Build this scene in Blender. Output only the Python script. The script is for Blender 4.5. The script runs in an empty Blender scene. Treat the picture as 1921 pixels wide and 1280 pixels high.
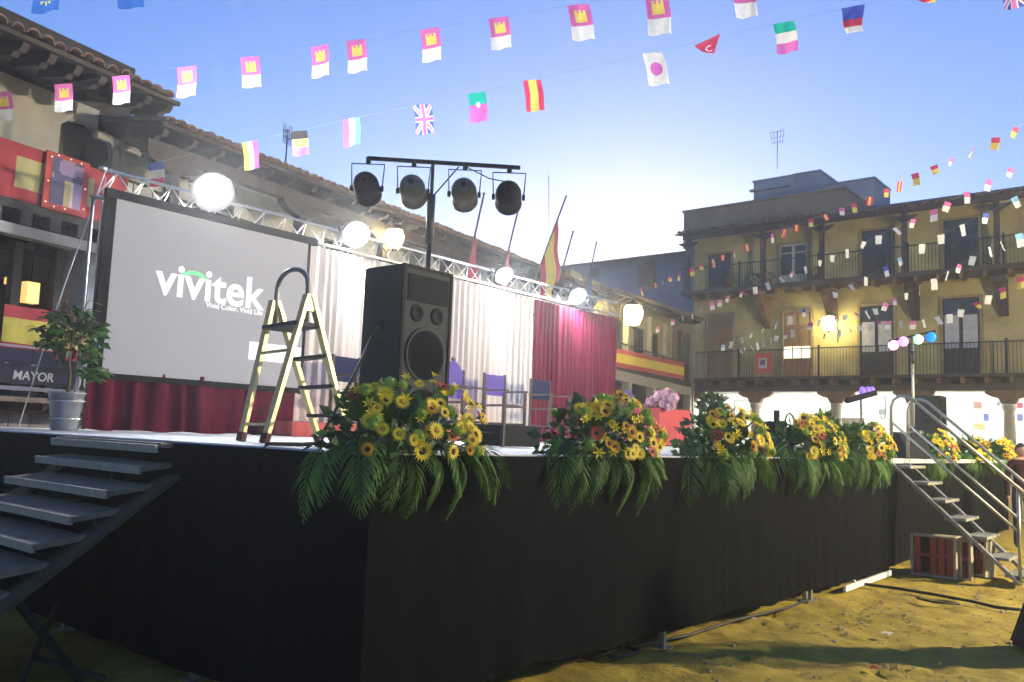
import bpy, bmesh, math, random
from math import sin, cos, pi, radians, sqrt
from mathutils import Vector as V, Matrix as M
random.seed(7)
S = bpy.context.scene
COL = S.collection

# ------------------------------------------------------------------ camera
YAW, PITCH, ROLL = radians(39.703), radians(6.285), radians(2.115)
FPX = 1615.063
CAM = V((-2.981, -3.373, 1.564))
_F = V((cos(YAW), sin(YAW), 0)); _R = V((sin(YAW), -cos(YAW), 0)); _U = V((0, 0, 1))
_F2 = _F*cos(PITCH)+_U*sin(PITCH); _U2 = _U*cos(PITCH)-_F*sin(PITCH)
_R3 = _R*cos(ROLL)+_U2*sin(ROLL); _U3 = _U2*cos(ROLL)-_R*sin(ROLL)
cd = bpy.data.cameras.new('camera'); co = bpy.data.objects.new('camera', cd); COL.objects.link(co)
cd.sensor_width = 36; cd.lens = FPX/1921*36; cd.clip_start = .05; cd.clip_end = 3000
m = M.Identity(4)
for i in range(3):
    m[i][0] = _R3[i]; m[i][1] = _U3[i]; m[i][2] = -_F2[i]; m[i][3] = CAM[i]
co.matrix_world = m
S.camera = co

# ------------------------------------------------------------------ sky and sun
SUN_AZ = V((.85, .52, 0)).normalized(); SUN_EL = radians(4)
w = bpy.data.worlds.new('World'); S.world = w; w.use_nodes = True
nt = w.node_tree; nt.nodes.clear()
sky = nt.nodes.new('ShaderNodeTexSky'); sky.sky_type = 'NISHITA'; sky.sun_disc = False
sky.sun_elevation = SUN_EL; sky.sun_rotation = math.atan2(SUN_AZ.x, SUN_AZ.y)
sky.air_density = 1.0; sky.dust_density = 1.0; sky.ozone_density = 3.0; sky.altitude = 700
bg = nt.nodes.new('ShaderNodeBackground'); bg.inputs['Strength'].default_value = .036
out = nt.nodes.new('ShaderNodeOutputWorld')
wb = nt.nodes.new('ShaderNodeMix'); wb.data_type = 'RGBA'; wb.blend_type = 'MULTIPLY'; wb.inputs[0].default_value = 1
wb.inputs[7].default_value = (.82, .82, 1.12, 1)      # the camera's white balance
nt.links.new(sky.outputs[0], wb.inputs[6]); nt.links.new(wb.outputs[2], bg.inputs[0]); nt.links.new(bg.outputs[0], out.inputs[0])
sl = bpy.data.lights.new('sun', 'SUN'); sl.energy = .1; sl.angle = radians(.5); sl.color = (1, .72, .45)
so = bpy.data.objects.new('sun', sl); COL.objects.link(so); so.location = (20, -20, 30)
sd = V((SUN_AZ.x*cos(SUN_EL), SUN_AZ.y*cos(SUN_EL), sin(SUN_EL)))
so.rotation_euler = sd.to_track_quat('Z', 'Y').to_euler()
S.view_settings.view_transform = 'Standard'; S.view_settings.look = 'None'
S.view_settings.exposure = 3.5; S.view_settings.gamma = 1; S.view_settings.use_curve_mapping = False
S.render.engine = 'CYCLES'
S.cycles.use_denoising = True; S.cycles.use_adaptive_sampling = True; S.cycles.adaptive_threshold = .025
S.cycles.max_bounces = 4; S.cycles.diffuse_bounces = 2; S.cycles.glossy_bounces = 2; S.cycles.transmission_bounces = 2; S.cycles.volume_bounces = 0; S.cycles.transparent_max_bounces = 4
S.cycles.sample_clamp_indirect = 4; S.cycles.caustics_reflective = False; S.cycles.caustics_refractive = False

# ------------------------------------------------------------------ pixel <-> place helpers (pixels of the 1921 x 1280 photograph)
def ray(x, y): return _F2+_R3*((x-960.5)/FPX)+_U3*((640-y)/FPX)
def at(x, y, d): return CAM+ray(x, y)*d
def onz(x, y, z): r = ray(x, y); return CAM+r*((z-CAM.z)/r.z)
def onpl(x, y, p, n):
    r = ray(x, y); n = V(n); return CAM+r*((V(p)-CAM).dot(n)/r.dot(n))
def onY(x, y, Y): return onpl(x, y, (0, Y, 0), (0, 1, 0))
def onX(x, y, X): return onpl(x, y, (X, 0, 0), (1, 0, 0))

# ------------------------------------------------------------------ materials
MATS = {}; GAIN = 1.0
def mat(name, col, rough=.8, metal=0, var=.0, scale=8, bump=0, bscale=None, emit=None, estr=0, col2=None, transl=0, spec=.5, stretch=None, wave=None):
    if name in MATS: return MATS[name]
    m = bpy.data.materials.new(name); m.use_nodes = True; MATS[name] = m
    t = m.node_tree; p = t.nodes['Principled BSDF']; L = t.links.new
    p.inputs['Base Color'].default_value = (*col, 1); p.inputs['Roughness'].default_value = rough; p.inputs['Metallic'].default_value = metal
    p.inputs['Specular IOR Level'].default_value = spec
    tc = t.nodes.new('ShaderNodeTexCoord'); mp = t.nodes.new('ShaderNodeMapping'); L(tc.outputs['Object'], mp.inputs[0])
    if stretch: mp.inputs['Scale'].default_value = stretch
    colout = None
    if var or col2:
        n = t.nodes.new('ShaderNodeTexNoise'); n.inputs['Scale'].default_value = scale; n.inputs['Detail'].default_value = 6; n.inputs['Roughness'].default_value = .65
        L(mp.outputs[0], n.inputs[0])
        r = t.nodes.new('ShaderNodeValToRGB'); L(n.outputs[0], r.inputs[0])
        r.color_ramp.elements[0].position = .3; r.color_ramp.elements[1].position = .7
        a = tuple(c*(1-var) for c in col); b = col2 or tuple(min(1, c*(1+var)) for c in col)
        r.color_ramp.elements[0].color = (*a, 1); r.color_ramp.elements[1].color = (*b, 1)
        L(r.outputs[0], p.inputs['Base Color']); colout = r.outputs[0]
        mr = t.nodes.new('ShaderNodeMapRange'); L(n.outputs[0], mr.inputs[0]); mr.inputs[3].default_value = max(0, rough-.12); mr.inputs[4].default_value = min(1, rough+.12)
        L(mr.outputs[0], p.inputs['Roughness'])
    if bump:
        n2 = t.nodes.new('ShaderNodeTexNoise'); n2.inputs['Scale'].default_value = bscale or scale*3; n2.inputs['Detail'].default_value = 4
        L(mp.outputs[0], n2.inputs[0])
        b = t.nodes.new('ShaderNodeBump'); b.inputs['Strength'].default_value = bump; b.inputs['Distance'].default_value = .02
        L(n2.outputs[0], b.inputs['Height']); L(b.outputs[0], p.inputs['Normal'])
    if estr:
        p.inputs['Emission Color'].default_value = (*(emit or col), 1); p.inputs['Emission Strength'].default_value = estr
    if transl:
        o = t.nodes['Material Output']; tr = t.nodes.new('ShaderNodeBsdfTranslucent'); mx = t.nodes.new('ShaderNodeMixShader')
        tr.inputs[0].default_value = (*col, 1)
        if colout: L(colout, tr.inputs[0])
        mx.inputs[0].default_value = transl; L(p.outputs[0], mx.inputs[1]); L(tr.outputs[0], mx.inputs[2]); L(mx.outputs[0], o.inputs['Surface'])
    return m

# ------------------------------------------------------------------ mesh builder
class B:
    def __init__(s): s.v = []; s.f = []; s.m = []; s.sm = []
    def add(s, vs, fs, mi=0, smooth=False):
        o = len(s.v); s.v += [V(a) for a in vs]
        for f in fs: s.f.append([i+o for i in f]); s.m.append(mi); s.sm.append(smooth)
        return s
    def box(s, c, d, rot=None, mi=0):
        c = V(c); vs = []
        for k in range(8):
            q = V(((k & 1)-.5, ((k >> 1) & 1)-.5, ((k >> 2) & 1)-.5)); q = V((q.x*d[0], q.y*d[1], q.z*d[2]))
            if rot: q = rot @ q
            vs.append(c+q)
        return s.add(vs, [(0, 2, 3, 1), (4, 5, 7, 6), (0, 1, 5, 4), (2, 6, 7, 3), (0, 4, 6, 2), (1, 3, 7, 5)], mi)
    def bb(s, x0, x1, y0, y1, z0, z1, mi=0):
        return s.box(((x0+x1)/2, (y0+y1)/2, (z0+z1)/2), (abs(x1-x0), abs(y1-y0), abs(z1-z0)), None, mi)
    def bar(s, a, b, wd, ht=None, mi=0, up=V((0, 0, 1))):
        a = V(a); b = V(b); ht = ht or wd; d = b-a; L = d.length; z = d.normalized()
        x = up.cross(z)
        if x.length < 1e-4: x = V((1, 0, 0)).cross(z)
        x.normalize(); y = z.cross(x)
        return s.box((a+b)/2, (wd, ht, L), M((x, y, z)).transposed(), mi)
    def tube(s, pts, r, n=8, mi=0, smooth=True, caps=True):
        pts = [V(p) for p in pts]; rs = r if isinstance(r, (list, tuple)) else [r]*len(pts)
        vs = []; prev = None
        for i, p in enumerate(pts):
            d = (pts[min(i+1, len(pts)-1)]-pts[max(i-1, 0)]).normalized()
            x = prev or (V((0, 0, 1)) if abs(d.z) < .9 else V((1, 0, 0)))
            x = (x-d*x.dot(d)).normalized(); y = d.cross(x); prev = x
            for k in range(n): a = 2*pi*k/n; vs.append(p+(x*cos(a)+y*sin(a))*rs[i])
        fs = [(i*n+k, i*n+(k+1) % n, (i+1)*n+(k+1) % n, (i+1)*n+k) for i in range(len(pts)-1) for k in range(n)]
        s.add(vs, fs, mi, smooth)
        if caps:
            o = len(s.v)-len(vs)
            s.f += [[o+k for k in range(n)][::-1], [o+(len(pts)-1)*n+k for k in range(n)]]; s.m += [mi]*2; s.sm += [False]*2
        return s
    def lathe(s, prof, c=(0, 0, 0), ax='z', n=24, mi=0, smooth=True, rot=None, caps=True):
        c = V(c); vs = []
        for r, h in prof:
            for k in range(n):
                a = 2*pi*k/n; q = V((r*cos(a), r*sin(a), h))
                if ax == 'y': q = V((q.x, q.z, q.y))
                if ax == 'x': q = V((q.z, q.x, q.y))
                if rot: q = rot @ q
                vs.append(c+q)
        fs = [(i*n+k, i*n+(k+1) % n, (i+1)*n+(k+1) % n, (i+1)*n+k) for i in range(len(prof)-1) for k in range(n)]
        s.add(vs, fs, mi, smooth); o = len(s.v)-len(vs)
        if not caps: return s
        if prof[0][0] > 1e-4: s.f.append([o+k for k in range(n)][::-1]); s.m.append(mi); s.sm.append(False)
        if prof[-1][0] > 1e-4: s.f.append([o+(len(prof)-1)*n+k for k in range(n)]); s.m.append(mi); s.sm.append(False)
        return s
    def prism(s, poly, d, mi=0):
        # poly: list of 3D points (planar), extruded by vector d
        n = len(poly); a = [V(p) for p in poly]; b = [p+V(d) for p in a]
        return s.add(a+b, [list(range(n))[::-1], [n+i for i in range(n)]]+[(i, (i+1) % n, n+(i+1) % n, n+i) for i in range(n)], mi)
    def grid(s, fn, nu, nv, mi=0, smooth=True, mfn=None):
        o = len(s.v)
        for j in range(nv+1):
            for i in range(nu+1): s.v.append(V(fn(i/nu, j/nv)))
        for j in range(nv):
            for i in range(nu):
                s.f.append([o+j*(nu+1)+i, o+j*(nu+1)+i+1, o+(j+1)*(nu+1)+i+1, o+(j+1)*(nu+1)+i])
                s.m.append(mfn((i+.5)/nu, (j+.5)/nv) if mfn else mi); s.sm.append(smooth)
        return s
    def mesh(s, name, mats, inv=None, fix=True):
        me = bpy.data.meshes.new(name)
        vs = [(inv @ v if inv else v) for v in s.v]
        me.from_pydata([tuple(v) for v in vs], [], s.f)
        for mm in (mats if isinstance(mats, (list, tuple)) else [mats]):
            if mm: me.materials.append(mm)
        me.polygons.foreach_set('material_index', s.m); me.polygons.foreach_set('use_smooth', s.sm)
        if fix and len(s.f) < 4000:
            bm = bmesh.new(); bm.from_mesh(me); bmesh.ops.recalc_face_normals(bm, faces=bm.faces); bm.to_mesh(me); bm.free()
        me.update(); return me
    def build(s, name, mats, parent=None, world=True, fix=True, bevel=0):
        inv = None
        if parent is not None and world: inv = wm(parent).inverted()
        o = bpy.data.objects.new(name, s.mesh(name, mats, inv, fix)); COL.objects.link(o)
        if parent is not None: o.parent = parent
        if bevel:
            b = o.modifiers.new('bevel', 'BEVEL'); b.width = bevel; b.segments = 2; b.limit_method = 'ANGLE'
        return o
def wm(o):
    mm = M.LocRotScale(o.location, o.rotation_euler, o.scale)
    return wm(o.parent) @ mm if o.parent else mm
def tag(o, label=None, cat=None, group=None, kind=None):
    if label: o['label'] = label
    if cat: o['category'] = cat
    if group: o['group'] = group
    if kind: o['kind'] = kind
    return o
def thing(name, loc, label, cat, group=None, rz=0):
    o = bpy.data.objects.new(name, None); COL.objects.link(o); o.location = loc; o.rotation_euler = (0, 0, rz)
    o.empty_display_size = .1
    return tag(o, label, cat, group)
def inst(name, me, parent, loc=(0, 0, 0), rot=None, sc=1):
    o = bpy.data.objects.new(name, me); COL.objects.link(o); o.parent = parent
    o.location = loc
    if rot is not None: o.rotation_euler = rot.to_euler() if isinstance(rot, M) else rot
    o.scale = (sc, sc, sc) if not isinstance(sc, (tuple, list)) else sc
    return o
def winst(name, me, parent, loc, R3, sc=1):
    # instance whose placement is given in world space
    T = wm(parent).inverted() @ (M.Translation(V(loc)) @ R3.to_4x4() @ M.Diagonal((sc, sc, sc, 1)))
    o = bpy.data.objects.new(name, me); COL.objects.link(o); o.parent = parent
    l, q, s = T.decompose(); o.location = l; o.rotation_euler = q.to_euler(); o.scale = s
    return o
def text(body, size, mt, parent, loc, R3, off=0, name='lettering', ext=.002, shear=0, width=None, spacing=1, align='LEFT'):
    c = bpy.data.curves.new(name, 'FONT'); c.body = body; c.size = size; c.extrude = ext/size if False else ext; c.offset = off; c.shear = shear; c.align_x = align
    c.space_character = spacing
    tmp = bpy.data.objects.new('tmp', c); COL.objects.link(tmp); bpy.context.view_layer.update()
    me = bpy.data.meshes.new_from_object(tmp.evaluated_get(bpy.context.evaluated_depsgraph_get())); bpy.data.objects.remove(tmp); bpy.data.curves.remove(c)
    xs = [v.co.x for v in me.vertices]; k = (width/(max(xs)-min(xs))) if width else 1
    me.transform(M.Diagonal((k, k, 1, 1))); me.materials.clear(); me.materials.append(mt); me.name = name
    T = wm(parent).inverted() @ (M.Translation(V(loc)) @ R3.to_4x4())
    o = bpy.data.objects.new(name, me); COL.objects.link(o); o.parent = parent
    l, q, sc_ = T.decompose(); o.location = l; o.rotation_euler = q.to_euler()
    return o
def frame3(x, z):
    # rotation whose local x, z point along x and (orthogonalised) z
    x = V(x).normalized(); z = V(z); z = (z-x*z.dot(x)).normalized(); y = z.cross(x)
    return M((x, y, z)).transposed()

# material palette
SAND = mat('sand', (.27, .185, .014), .95, var=.0, col2=(.44, .325, .036), scale=3.2, bump=.6, bscale=16)
BLACKCLOTH = mat('black_skirt_cloth', (.0036, .0040, .0043), .95, var=.3, scale=5, bump=.3, bscale=60, spec=.05)
DECK = mat('stage_deck', (.50, .50, .50), .6, var=.15, scale=2.5, bump=.1)
STEEL = mat('galvanised_steel', (.34, .34, .31), .45, .8, var=.25, scale=20)
DARKSTEEL = mat('dark_steel', (.05, .05, .05), .5, .6, var=.2, scale=12)
TREADM = mat('tread_plywood', (.21, .175, .115), .7, var=.35, scale=9, bump=.2)
ALU = mat('aluminium', (.62, .62, .60), .32, .9, var=.1, scale=15)
BLACK = mat('black_paint', (.010, .009, .012), .7, var=.2, scale=20, spec=.12)
CARPET = mat('black_carpet', (.025, .028, .03), .95, var=.3, scale=40, bump=.5, bscale=160, spec=.05)
GRILLE = mat('black_grille', (.016, .018, .018), .8, .0, bump=.5, bscale=220, spec=.08)
MAROON = mat('maroon_cloth', (.125, .004, .024), .9, spec=.08, var=.15, scale=3, bump=.1, bscale=80)
DEEPM = mat('deep_maroon_cloth', (.11, .008, .030), .9, spec=.08, var=.2, scale=3, bump=.1, bscale=80)
IVORY = mat('ivory_cloth', (.60, .555, .53), .9, spec=.1, var=.06, scale=2, bump=.1, bscale=80)
REDSKIRT = mat('red_skirt_cloth', (.48, .08, .07), .8, var=.15, scale=6)
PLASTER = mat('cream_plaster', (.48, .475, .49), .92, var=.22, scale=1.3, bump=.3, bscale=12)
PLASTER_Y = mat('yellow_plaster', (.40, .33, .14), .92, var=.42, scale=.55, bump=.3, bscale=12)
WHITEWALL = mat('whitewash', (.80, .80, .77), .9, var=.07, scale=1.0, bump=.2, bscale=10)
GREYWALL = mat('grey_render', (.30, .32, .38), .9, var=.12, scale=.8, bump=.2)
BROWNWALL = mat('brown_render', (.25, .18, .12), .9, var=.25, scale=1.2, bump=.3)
TIMBER = mat('dark_timber', (.055, .040, .030), .75, var=.35, scale=4, stretch=(1, 1, .25), bump=.3)
TIMBER2 = mat('brown_timber', (.16, .09, .04), .7, var=.35, scale=4, stretch=(1, 1, .25), bump=.3)
STONE = mat('stone', (.33, .29, .22), .9, var=.25, scale=4, bump=.4)
TILE = mat('clay_tile', (.20, .13, .09), .85, var=.4, scale=5, bump=.3)
TILE2 = mat('pale_clay_tile', (.42, .36, .28), .85, var=.3, scale=7, bump=.3)
GLASSD = mat('dark_glass', (.02, .025, .03), .08)
IRON = mat('black_iron', (.02, .02, .022), .5, .5)
WHITEP = mat('white_paint', (.75, .75, .72), .5, var=.06, scale=6)
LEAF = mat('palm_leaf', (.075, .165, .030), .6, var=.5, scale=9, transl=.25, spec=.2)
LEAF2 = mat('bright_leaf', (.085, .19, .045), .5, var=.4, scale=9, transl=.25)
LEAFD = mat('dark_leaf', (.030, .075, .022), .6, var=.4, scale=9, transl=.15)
PET_Y = mat('yellow_petal', (.86, .66, .02), .6, var=.12, scale=30, transl=.2)
PET_O = mat('amber_petal', (.70, .36, .02), .6, var=.15, scale=30, transl=.2)
PET_R = mat('red_petal', (.50, .05, .03), .6, var=.15, scale=30, transl=.15)
PET_G = mat('lime_petal', (.36, .50, .09), .7, var=.2, scale=30, transl=.2)
SEED = mat('flower_centre', (.05, .022, .01), .9, bump=.6, bscale=300)
LAMP = mat('flood_bloom', (.12, .12, .12), .3, emit=(.97, .98, 1), estr=5)
def bloom_gradient(m, peak, k):
    t = m.node_tree; p = t.nodes['Principled BSDF']; L = t.links.new
    tc = t.nodes.new('ShaderNodeTexCoord'); vm = t.nodes.new('ShaderNodeVectorMath'); vm.operation = 'LENGTH'; L(tc.outputs['Object'], vm.inputs[0])
    ex = t.nodes.new('ShaderNodeMath'); ex.operation = 'MULTIPLY'; L(vm.outputs['Value'], ex.inputs[0]); ex.inputs[1].default_value = -k
    e2 = t.nodes.new('ShaderNodeMath'); e2.operation = 'EXPONENT'; L(ex.outputs[0], e2.inputs[0])
    e3 = t.nodes.new('ShaderNodeMath'); e3.operation = 'MULTIPLY'; L(e2.outputs[0], e3.inputs[0]); e3.inputs[1].default_value = peak
    L(e3.outputs[0], p.inputs['Emission Strength'])
bloom_gradient(LAMP, 9.0, 15)  # soft bloom put into the reflector's emission, fading towards the rim
BULBM = mat('flood_bulb', (1, 1, 1), .3, emit=(.97, .98, 1), estr=1000)
LANT = mat('lantern_glass', (1, .95, .75), .3, emit=(1, .86, .40), estr=5)
TUBE = mat('fluorescent_tube', (1, 1, 1), .3, emit=(.95, 1, .97), estr=48)
WARM = mat('warm_lamp', (1, .7, .3), .4, emit=(1, .62, .18), estr=.10)

# ================================================================== ground
from mathutils import noise as NZ
g = B(); FOOT = {}
for _ in range(900):
    fx, fy = random.uniform(-3, 13), random.uniform(-7, 1.5); fa = random.uniform(0, pi)
    for ii in (-1, 0, 1):
        for jj in (-1, 0, 1): FOOT.setdefault((int((fx+ii*.3)//1), int((fy+jj*.3)//1)), set()).add((fx, fy, cos(fa), sin(fa), random.uniform(.012, .03)) if (ii, jj) == (0, 0) else None)
FOOT = {k: [q for q in v if q] for k, v in FOOT.items()}
def gfn(u, v):
    a, b = 2*u-1, 2*v-1
    x = 5+15*a+1400*a**9; y = -1+13*b+1400*b**9
    k = max(0, 1-max(abs(a), abs(b))*1.15)
    h = .035*NZ.noise(V((x*.9, y*.9, 0)))+.022*NZ.noise(V((x*2.6, y*2.6, 3)))+.012*NZ.noise(V((x*6, y*6, 7)))
    h2 = max(0, NZ.noise(V((x*3.5+9, y*3.5, 2))))*.03
    if k > 0 and (int(x//1), int(y//1)) in FOOT:
        for (fx, fy, fc, fs, fd) in FOOT[(int(x//1), int(y//1))]:
            a_ = (x-fx)*fc+(y-fy)*fs; b_ = -(x-fx)*fs+(y-fy)*fc; q = (a_/.15)**2+(b_/.065)**2
            if q < 3: h -= fd*math.exp(-q*q*1.2)-.35*fd*math.exp(-(q-1.6)**2*3)
    return (x, y, -.02+(h-h2)*min(1, k*3))
g.grid(gfn, 470, 430)
o = g.build('ground', SAND, fix=False); tag(o, 'yellow trampled sand covering the square in front of the stage', kind='structure')

# ================================================================== stage
HS = 1.45
st = thing('stage', (0, 0, 0), 'raised platform stage with pale deck and black cloth skirt', 'stage')
pm = B().box((0, 0, 0), (1.94, 1.045, .06)).mesh('deck_panel', [DECK])
for i in range(9):
    for j in range(7):
        inst('deck_panel', pm, st, (i*1.95+.975, j*1.053+.527, HS-.03))
def skirt(name, fn, L, nh=26):
    b = B(); nu = int(L*26)
    b.grid(fn, nu, nh); return b.build(name, BLACKCLOTH, st, fix=False)
def wr(a, z, seed=0): return .030*NZ.noise(V((a*1.3, z*.9, seed)))+.022*NZ.noise(V((a*4.5, z*.5, seed+5)))+.010*NZ.noise(V((a*9+z*3, z*2.5, seed+9)))-.012*math.exp(-(((a+.7) % 1.9)-.95)**2*900)
def hem(x): return .17-.012*x+.035*NZ.noise(V((x*1.1, 0, 4)))+.02*NZ.noise(V((x*3.3, 0, 4)))
skirt('skirt_front', lambda u, v: (-.03+u*8.65, -.03+wr(u*8.62, v)*(1-v*.7)*min(1, u*14), hem(u*8.62)+(1.442-hem(u*8.62))*v), 8.6)
skirt('skirt_side', lambda u, v: (-.03+wr(u*7.4, v, 9)*(1-v*.7)*min(1, u*14), -.03+u*7.43, .08+.03*NZ.noise(V((u*7, 0, 1)))+(1.36-.03*NZ.noise(V((u*7, 0, 1))))*v), 7.4)
skirt('skirt_front', lambda u, v: (8.66+u*8.9, .16+wr(u*9, v, 20)*(1-v*.7), .03+1.41*v), 8.9)
pl_ = B().bb(8.63, 8.66, -.03, .2, .03, 1.44).build('skirt_return', BLACKCLOTH, st)
leg = B().box((0, 0, .69), (.045, .045, 1.38)).box((0, 0, .005), (.12, .12, .01)).mesh('leg', [STEEL])
lx = [onY(1243, 1190, .02).x, onY(1519, 1110, .02).x, .35, 5.95, 8.4, 10.3, 12.2, 14.2, 16.2]
for x in lx: inst('leg', leg, st, (x, .02 if x < 8.63 else .28, -.005))
for y in (1.6, 3.4, 5.2, 7.0): inst('leg', leg, st, (.06, y, -.005))
a = onY(1582, 1092, -.06); b_ = onY(1656, 1074, -.06)
pk = thing('white_plank', (a.x, -.06, 0), 'white painted plank lying along the foot of the stage skirt', 'plank')
B().bar((a.x, -.075, .028), (8.6, -.06, .035), .03, .06).build('board', WHITEP, pk)
B().bar((a.x+.35, -.075, .06), (a.x+.35, -.06, .09), .02, .02).build('peg', WHITEP, pk)

# ================================================================== left building (long gallery behind the stage)
TH = radians(12.2); E1 = V((cos(TH), sin(TH), 0)); EN = V((sin(TH), -cos(TH), 0)); LP0 = V((1.2, 8.35, 0))
LROT = M.Rotation(TH, 3, 'Z')
def LP(s, off, z): return LP0+E1*s+EN*off+V((0, 0, z))
def lbox(b, s0, s1, o0, o1, z0, z1, mi=0):
    c = (LP(s0, o0, z0)+LP(s1, o1, z1))/2
    return b.box(c, (abs(s1-s0), abs(o1-o0), abs(z1-z0)), LROT, mi)
def lpx(x, y, off=0):
    P = onpl(x, y, LP0+EN*off, EN); return (P-LP0).dot(E1), P.z
tile_me = None
def tile_mesh():
    global tile_me
    if tile_me: return tile_me
    b = B(); n = 7; prof = []
    for (x, r) in ((0, .105), (.45, .09)):
        for k in range(n): a = pi*k/(n-1); prof.append((r*cos(a), -x, r*sin(a)))
    vs = prof+[(p[0]*.82, p[1], p[2]*.82-.004) for p in prof]
    fs = []
    for k in range(n-1):
        fs += [(k, k+1, n+k+1, n+k), (2*n+k+1, 2*n+k, 3*n+k, 3*n+k+1), (k+1, k, 2*n+k, 2*n+k+1)]
    b.add(vs, fs, 0, True); tile_me = b.mesh('roof_tile', [TILE]); return tile_me
# local tile: length runs along -y (towards local -y = up the roof), eave end at y = 0
def eave(th, s0, s1, z0, z1, off, slope=.34, depth=4.2, rafter=.5, tiles=True, pitch=.185, fascia=True):
    zz = lambda s: z0+(z1-z0)*(s-s0)/(s1-s0)
    # boarding under the tiles and roof sheet
    b = B()
    b.add([LP(s0, off-.06, zz(s0)-.06), LP(s1, off-.06, zz(s1)-.06), LP(s1, off-depth, zz(s1)-.06+slope*depth), LP(s0, off-depth, zz(s0)-.06+slope*depth),
           LP(s0, off-.06, zz(s0)), LP(s1, off-.06, zz(s1)), LP(s1, off-depth, zz(s1)+slope*depth), LP(s0, off-depth, zz(s0)+slope*depth)],
          [(0, 1, 2, 3), (4, 7, 6, 5), (0, 4, 5, 1), (1, 5, 6, 2), (2, 6, 7, 3), (3, 7, 4, 0)])
    rf = b.build('roof', TIMBER, th)
    n = int((s1-s0)/pitch)
    tm = tile_mesh()
    for i in range(n):
        s = s0+(i+.5)*pitch
        for row in range(2):
            o_ = off-row*.36
            winst('roof_tile', tm, rf, LP(s+random.uniform(-.012, .012), o_+random.uniform(-.03, .03), zz(s)+row*.36*slope+.01+random.uniform(-.01, .01)),
                  M.Rotation(random.uniform(-.06, .06), 3, 'Z') @ M((-E1, (EN+V((0, 0, -slope))).normalized(), (V((0, 0, 1))+EN*slope).normalized())).transposed(), .8)
    # rest of the tiling
    b = B(); nn = int((s1-s0)/pitch)*4
    b.grid(lambda u, v: LP(s0+u*(s1-s0), off-.6-v*(depth-.65), zz(s0+u*(s1-s0))+.02+(.6+v*(depth-.65))*slope+.05*abs(sin(pi*u*nn/4))), nn, 3)
    tag(b.build('tile_field', TILE, rf, fix=False), kind='stuff')
    # rafter tails
    nr = int((s1-s0)/rafter)
    for i in range(nr+1):
        s = s0+.12+i*(s1-s0-.24)/nr
        bb_ = B(); z = zz(s)-.07
        prof = [(off-.12, z), (off-.12, z-.04), (off-.18, z-.10), (off-.28, z-.09), (off-.33, z-.13), (off-.9, z-.13+.1), (off-.9, z+.2)]
        bb_.prism([LP(s-.045, q, zq) for q, zq in prof], E1*.09)
        bb_.build('rafter_tail', TIMBER, rf)
    return rf

lbA = thing('gallery_house', LP(0, -2, 0), 'tall cream house with scalloped dark eaves and red draped balcony beside the screen', 'house')
lbB = thing('gallery_house', LP(10, -2, 0), 'long low cream gallery house with dark timber posts behind the stage truss', 'house')
lbC = thing('gallery_house', LP(25, -2, 0), 'pale house with wall lantern and flag banner where the long gallery ends', 'house')

# --- house A : s from -6 to 1.75
b = B(); ow = -1.0; z0, z1 = 4.15, 6.25
s0a, zt = lpx(116, 218, ow); s1a = lpx(216, 240, ow)[0]
arch = [LP(-6, ow, z0), LP(s0a, ow, z0), LP(s0a, ow, zt-.12), LP(s0a+.12, ow, zt-.02), LP((s0a+s1a)/2, ow, zt+.03), LP(s1a-.2, ow, zt), LP(s1a-.04, ow, zt-.14), LP(s1a, ow, zt-.3), LP(s1a, ow, z0), LP(3.0, ow, z0), LP(3.0, ow, 5.85), LP(1.75, ow, 5.85), LP(1.75, ow, z1+.02), LP(-6, ow, z1+.02)]
b.prism(arch, -EN*.10); b.build('wall', PLASTER, lbA)
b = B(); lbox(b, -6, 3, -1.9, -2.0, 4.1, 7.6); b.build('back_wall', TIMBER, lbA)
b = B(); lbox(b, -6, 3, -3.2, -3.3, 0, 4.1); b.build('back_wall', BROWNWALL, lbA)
b = B(); lbox(b, s0a+.05, s0a+.42, ow-.3, ow-.36, z0, zt-.1); b.build('shutter', TIMBER, lbA)
b = B(); lbox(b, -6, 1.9, .06, -.9, 4.18, 4.3); b.build('balcony_floor', TIMBER, lbA)
b = B(); lbox(b, -6, 4.5, -.9, -3.2, 4.18, 4.3); b.build('gallery_floor', TIMBER, lbA)
b = B(); lbox(b, -6, 2.1, .03, -.17, 3.86, 4.0); b.build('balcony_beam', mat('pale_beam', (.36, .33, .28), .8, var=.2, scale=5), lbA)
for i in range(20):
    s = -5.6+i*.4
    b = B(); lbox(b, s, s+.16, .1, -1.4, 4.0, 4.17); b.build('joist_end', TIMBER, lbA)
b = B()
for i in range(70):
    s = -5.8+i*.11; b.tube([LP(s, .0, 4.3), LP(s, .0, 5.0)], .008, 4)
tag(b.build('balusters', IRON, lbA), kind='stuff')
B().bar(LP(-6, 0, 5.02), LP(1.9, 0, 5.02), .05, .03).build('handrail', IRON, lbA)
eave(lbA, -6, 1.72, 6.05, 6.12, .85, slope=.18, rafter=.36)
b = B(); lbox(b, 1.35, 1.7, -.35, -1.0, 0, 4.0); b.build('pillar', PLASTER, lbA)
b = B(); lbox(b, -3, -.05, -1.2, -1.5, 0, 4.17); b.build('ground_wall', PLASTER, lbA)
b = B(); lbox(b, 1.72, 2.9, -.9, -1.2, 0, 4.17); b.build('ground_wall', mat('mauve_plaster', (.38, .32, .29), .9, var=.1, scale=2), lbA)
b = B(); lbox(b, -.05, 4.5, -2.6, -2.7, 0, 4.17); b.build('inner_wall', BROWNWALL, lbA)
for s in (.35, .95): 
    b = B(); lbox(b, s, s+.12, -.5, -.62, 0, 3.9); b.build('post', TIMBER, lbA)

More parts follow.
